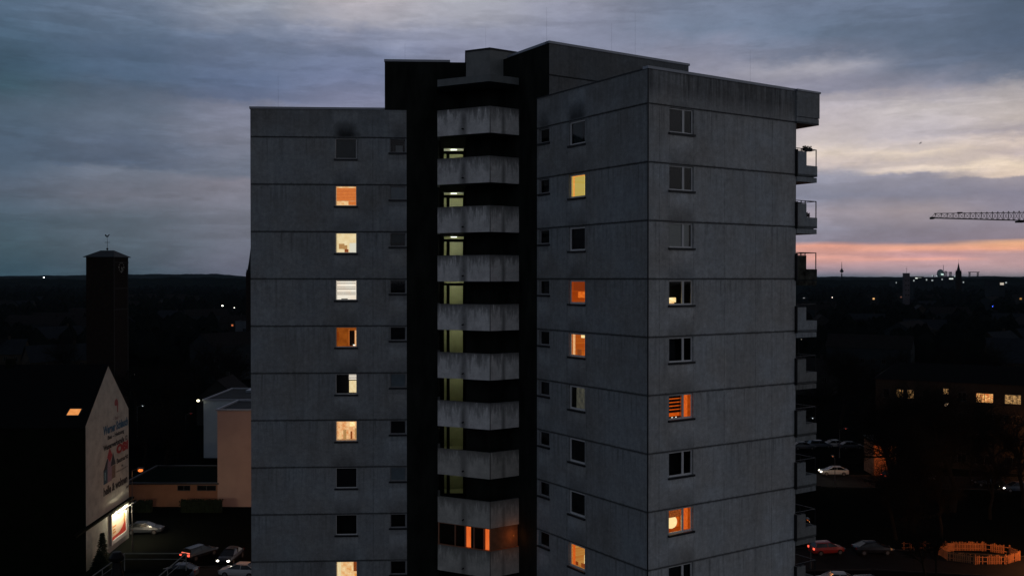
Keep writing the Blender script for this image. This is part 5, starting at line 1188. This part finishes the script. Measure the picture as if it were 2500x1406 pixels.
# houses that show one lit window
def lit_house(px, py, d_, size, col, label, colname):
    d_ = (EYE - 7.5) * FPX / (py - HOR)
    k = d_ / FPX; x = (px - 1250) * k; z = EYE + (HOR - py) * k; w_ = size * k; h = max(z + 1.2, 4.5); r = house(x, d_ + 5, 10, 14, h, 4, 0, M_hw[0], M_ht[0], 'lit_town_house'); tag(r, label, 'house')
    pl_ = Pl((-7, -5), (1, 0)); fw = fwin(pl_, 7.0 if int(14 / 3) % 2 == 0 else 5.2, z, w_, w_ * .95, r, Vector((0, 0, 0)), glow('house window ' + colname, col, s=1.0), out=.06); r.location.x += 0 if int(14 / 3) % 2 == 0 else 1.8
    fw['label'] = 'lit window'; return r
lit_house(2133, 729, 470, 4.6, (250, 190, 120), 'dark house with one orange lit window right of the tower', 'a'); lit_house(2200, 725, 560, 4, (90, 60, 50), 'dark house with one faint brown window, mid skyline', 'b')
lit_house(2492, 729, 480, 5, (170, 125, 70), 'dark house with one dull yellow window at the right edge', 'c'); lit_house(567, 794, 250, 4.5, (190, 105, 65), 'dark house with one orange window just left of the tower', 'd')
lit_house(2222, 717, 600, 2.6, (200, 220, 215), 'dark house with one tall narrow white window', 'e')
b_, o_ = box_house('grey_hall', (574 - 1250) / FPX * 500, (625 - 1250) / FPX * 500, 500, 514, EYE - 104 / FPX * 500, mat('blue grey hall wall', (.10, .12, .14), .9, .2, .3), 'low blue grey building seen just left of the tower', 'building', rim=M_sill)

# ---- small lights of the town
W_, O_, C_ = (255, 246, 225), (255, 190, 120), (225, 238, 240)
for (px, py, h, col, sz, st_n, lab) in ((107, 676.5, 9, C_, 1.1, 2.2, 'tiny white lamp on the far left hill line'), (543, 746, 8, W_, .55, 3.0, 'bright white floodlight lamp left of the tower'), (572, 751, 7, W_, .35, 2.0, 'small white lamp right beside the floodlight lamp'), (327, 915, 6, W_, .13, 1.6, 'small white lamp above the tip of the gabled house'),
     (347, 992, 6, C_, .12, 1.2, 'faint white lamp right of the gable wall'), (28 * 0 + 42, 1062, 5, C_, .07, .35, 'very faint lamp low at the far left'), (1963, 727, 7, W_, .35, 2.0, 'white lamp seen through the gap beside the side balconies'), (2032, 726, 8, (255, 225, 205), .42, 2.2, 'pale pink lamp in the dark town right of the tower'),
     (2318, 744, 6, C_, .2, .7, 'faint white lamp below the steeple'), (2424, 748, 6, (70, 110, 255), .3, 1.6, 'blue lamp in the dark town at the far right'), (2003, 783, 6, W_, .16, .6, 'faint lamp near the middle side balconies'), (1957, 829, 6, W_, .14, .5, 'faint lamp below the lit gap of the side balconies'),
     (1965, 1005, 5, C_, .10, 1.0, 'small white lamp behind the lower side balconies'), (1985, 1022, 5, C_, .1, .8, 'second faint white lamp behind the lower side balconies'), (2066, 1048, 5, (255, 90, 70), .07, .8, 'small red lamp above the parked cars'), (2255, 1058, 4, (255, 160, 150), .1, .8, 'faint pink lamp deep among the branches'),
     (465, 1011, 3, (200, 40, 30), .09, .5, 'dim red lamp in the dark between the gable wall and the tower')):
    dd = (EYE - h - .1) * FPX / (py - HOR) if py > 680 else 3600
    hh_ = h if py > 680 else EYE + (HOR - py) / FPX * 3600
    street_lamp(((px - 1250) / FPX * dd - 1.1, dd, 0), hh_, col, lab, size=sz * 1.0 if dd < 1500 else sz * 2, strength=st_n * (6 if dd > 500 else 2), lname=lab)

# ---- far woods: one mass of rough crowns
rnd = random.Random(31); b = MB()
for _ in range(3400):
    y = 330 + 2300 * rnd.random() ** 1.2; px = rnd.uniform(-150, 605) if rnd.random() < .5 else rnd.uniform(1960, 2650); x = (px - 1250) / FPX * y
    if any((x - a) ** 2 + (y - c_) ** 2 < 196 for a, c_ in spots): continue
    s = rnd.uniform(3.0, 6.0) * (1 + y / 5000); h = rnd.uniform(8, 14) + y / 320; n = 6; ph = rnd.uniform(0, 6)
    if not clear(x, y, s * 1.2, h * 1.05): continue
    rings = []
    for (kz, kr) in ((.18, .5), (.45, 1.0), (.75, .8), (1.0, .12)):
        rings.append([(x + s * kr * rnd.uniform(.7, 1.25) * math.cos(ph + 2 * math.pi * i / n), y + s * kr * rnd.uniform(.7, 1.25) * math.sin(ph + 2 * math.pi * i / n), h * kz * rnd.uniform(.92, 1.08)) for i in range(n)])
    for r0, r1 in zip(rings, rings[1:]):
        for i in range(n): b.face([r0[i], r0[(i + 1) % n], r1[(i + 1) % n], r1[i]])
tag(b.build('distant_woods', mat('distant wood crowns', (.007, .009, .008), 1, .5, .05, spec=0)), 'dark mass of trees filling the plain up to the horizon', 'woods', kind='stuff')

# ---- labels: number the look-alikes from the left, per place
ORD = 'first second third fourth fifth sixth seventh eighth ninth tenth eleventh twelfth thirteenth fourteenth fifteenth sixteenth seventeenth eighteenth nineteenth twentieth'.split()
def ordn(i):
    if i < 20: return ORD[i]
    t_ = ('twenty', 'thirty', 'forty', 'fifty')[(i + 1) // 10 - 2]; u_ = (i + 1) % 10
    return {'twenty': 'twentieth', 'thirty': 'thirtieth', 'forty': 'fortieth', 'fifty': 'fiftieth'}[t_] if u_ == 0 else t_ + '-' + ORD[u_ - 1]
from collections import defaultdict
D = defaultdict(list)
for o in COL.objects:
    if o.parent is None and o.get('label') and o.get('group') in ('bare winter trees around the tower', 'dark town houses'): D[o['label']].append(o)
for lab, os_ in D.items():
    if len(os_) < 2: continue
    os_.sort(key=lambda o: o.location.x / o.location.y)
    for i, o in enumerate(os_): o['label'] = '%s from the left, %s' % (ordn(i), lab)

# ---- evening air
hz = MB(); hz.box(-7300, 7300, -7000, 9000, -1.5, 88)
hm = bpy.data.materials.new('evening haze'); hm.use_nodes = True; t = NT(hm.node_tree)
pv = t.new('ShaderNodeVolumePrincipled'); pv.inputs['Color'].default_value = (.55, .78, .95, 1); pv.inputs['Density'].default_value = 2.6e-5; pv.inputs['Anisotropy'].default_value = .2
om = t.new('ShaderNodeOutputMaterial'); t.l.new(pv.outputs[0], om.inputs['Volume'])
tag(hz.build('haze', hm), kind='stuff')
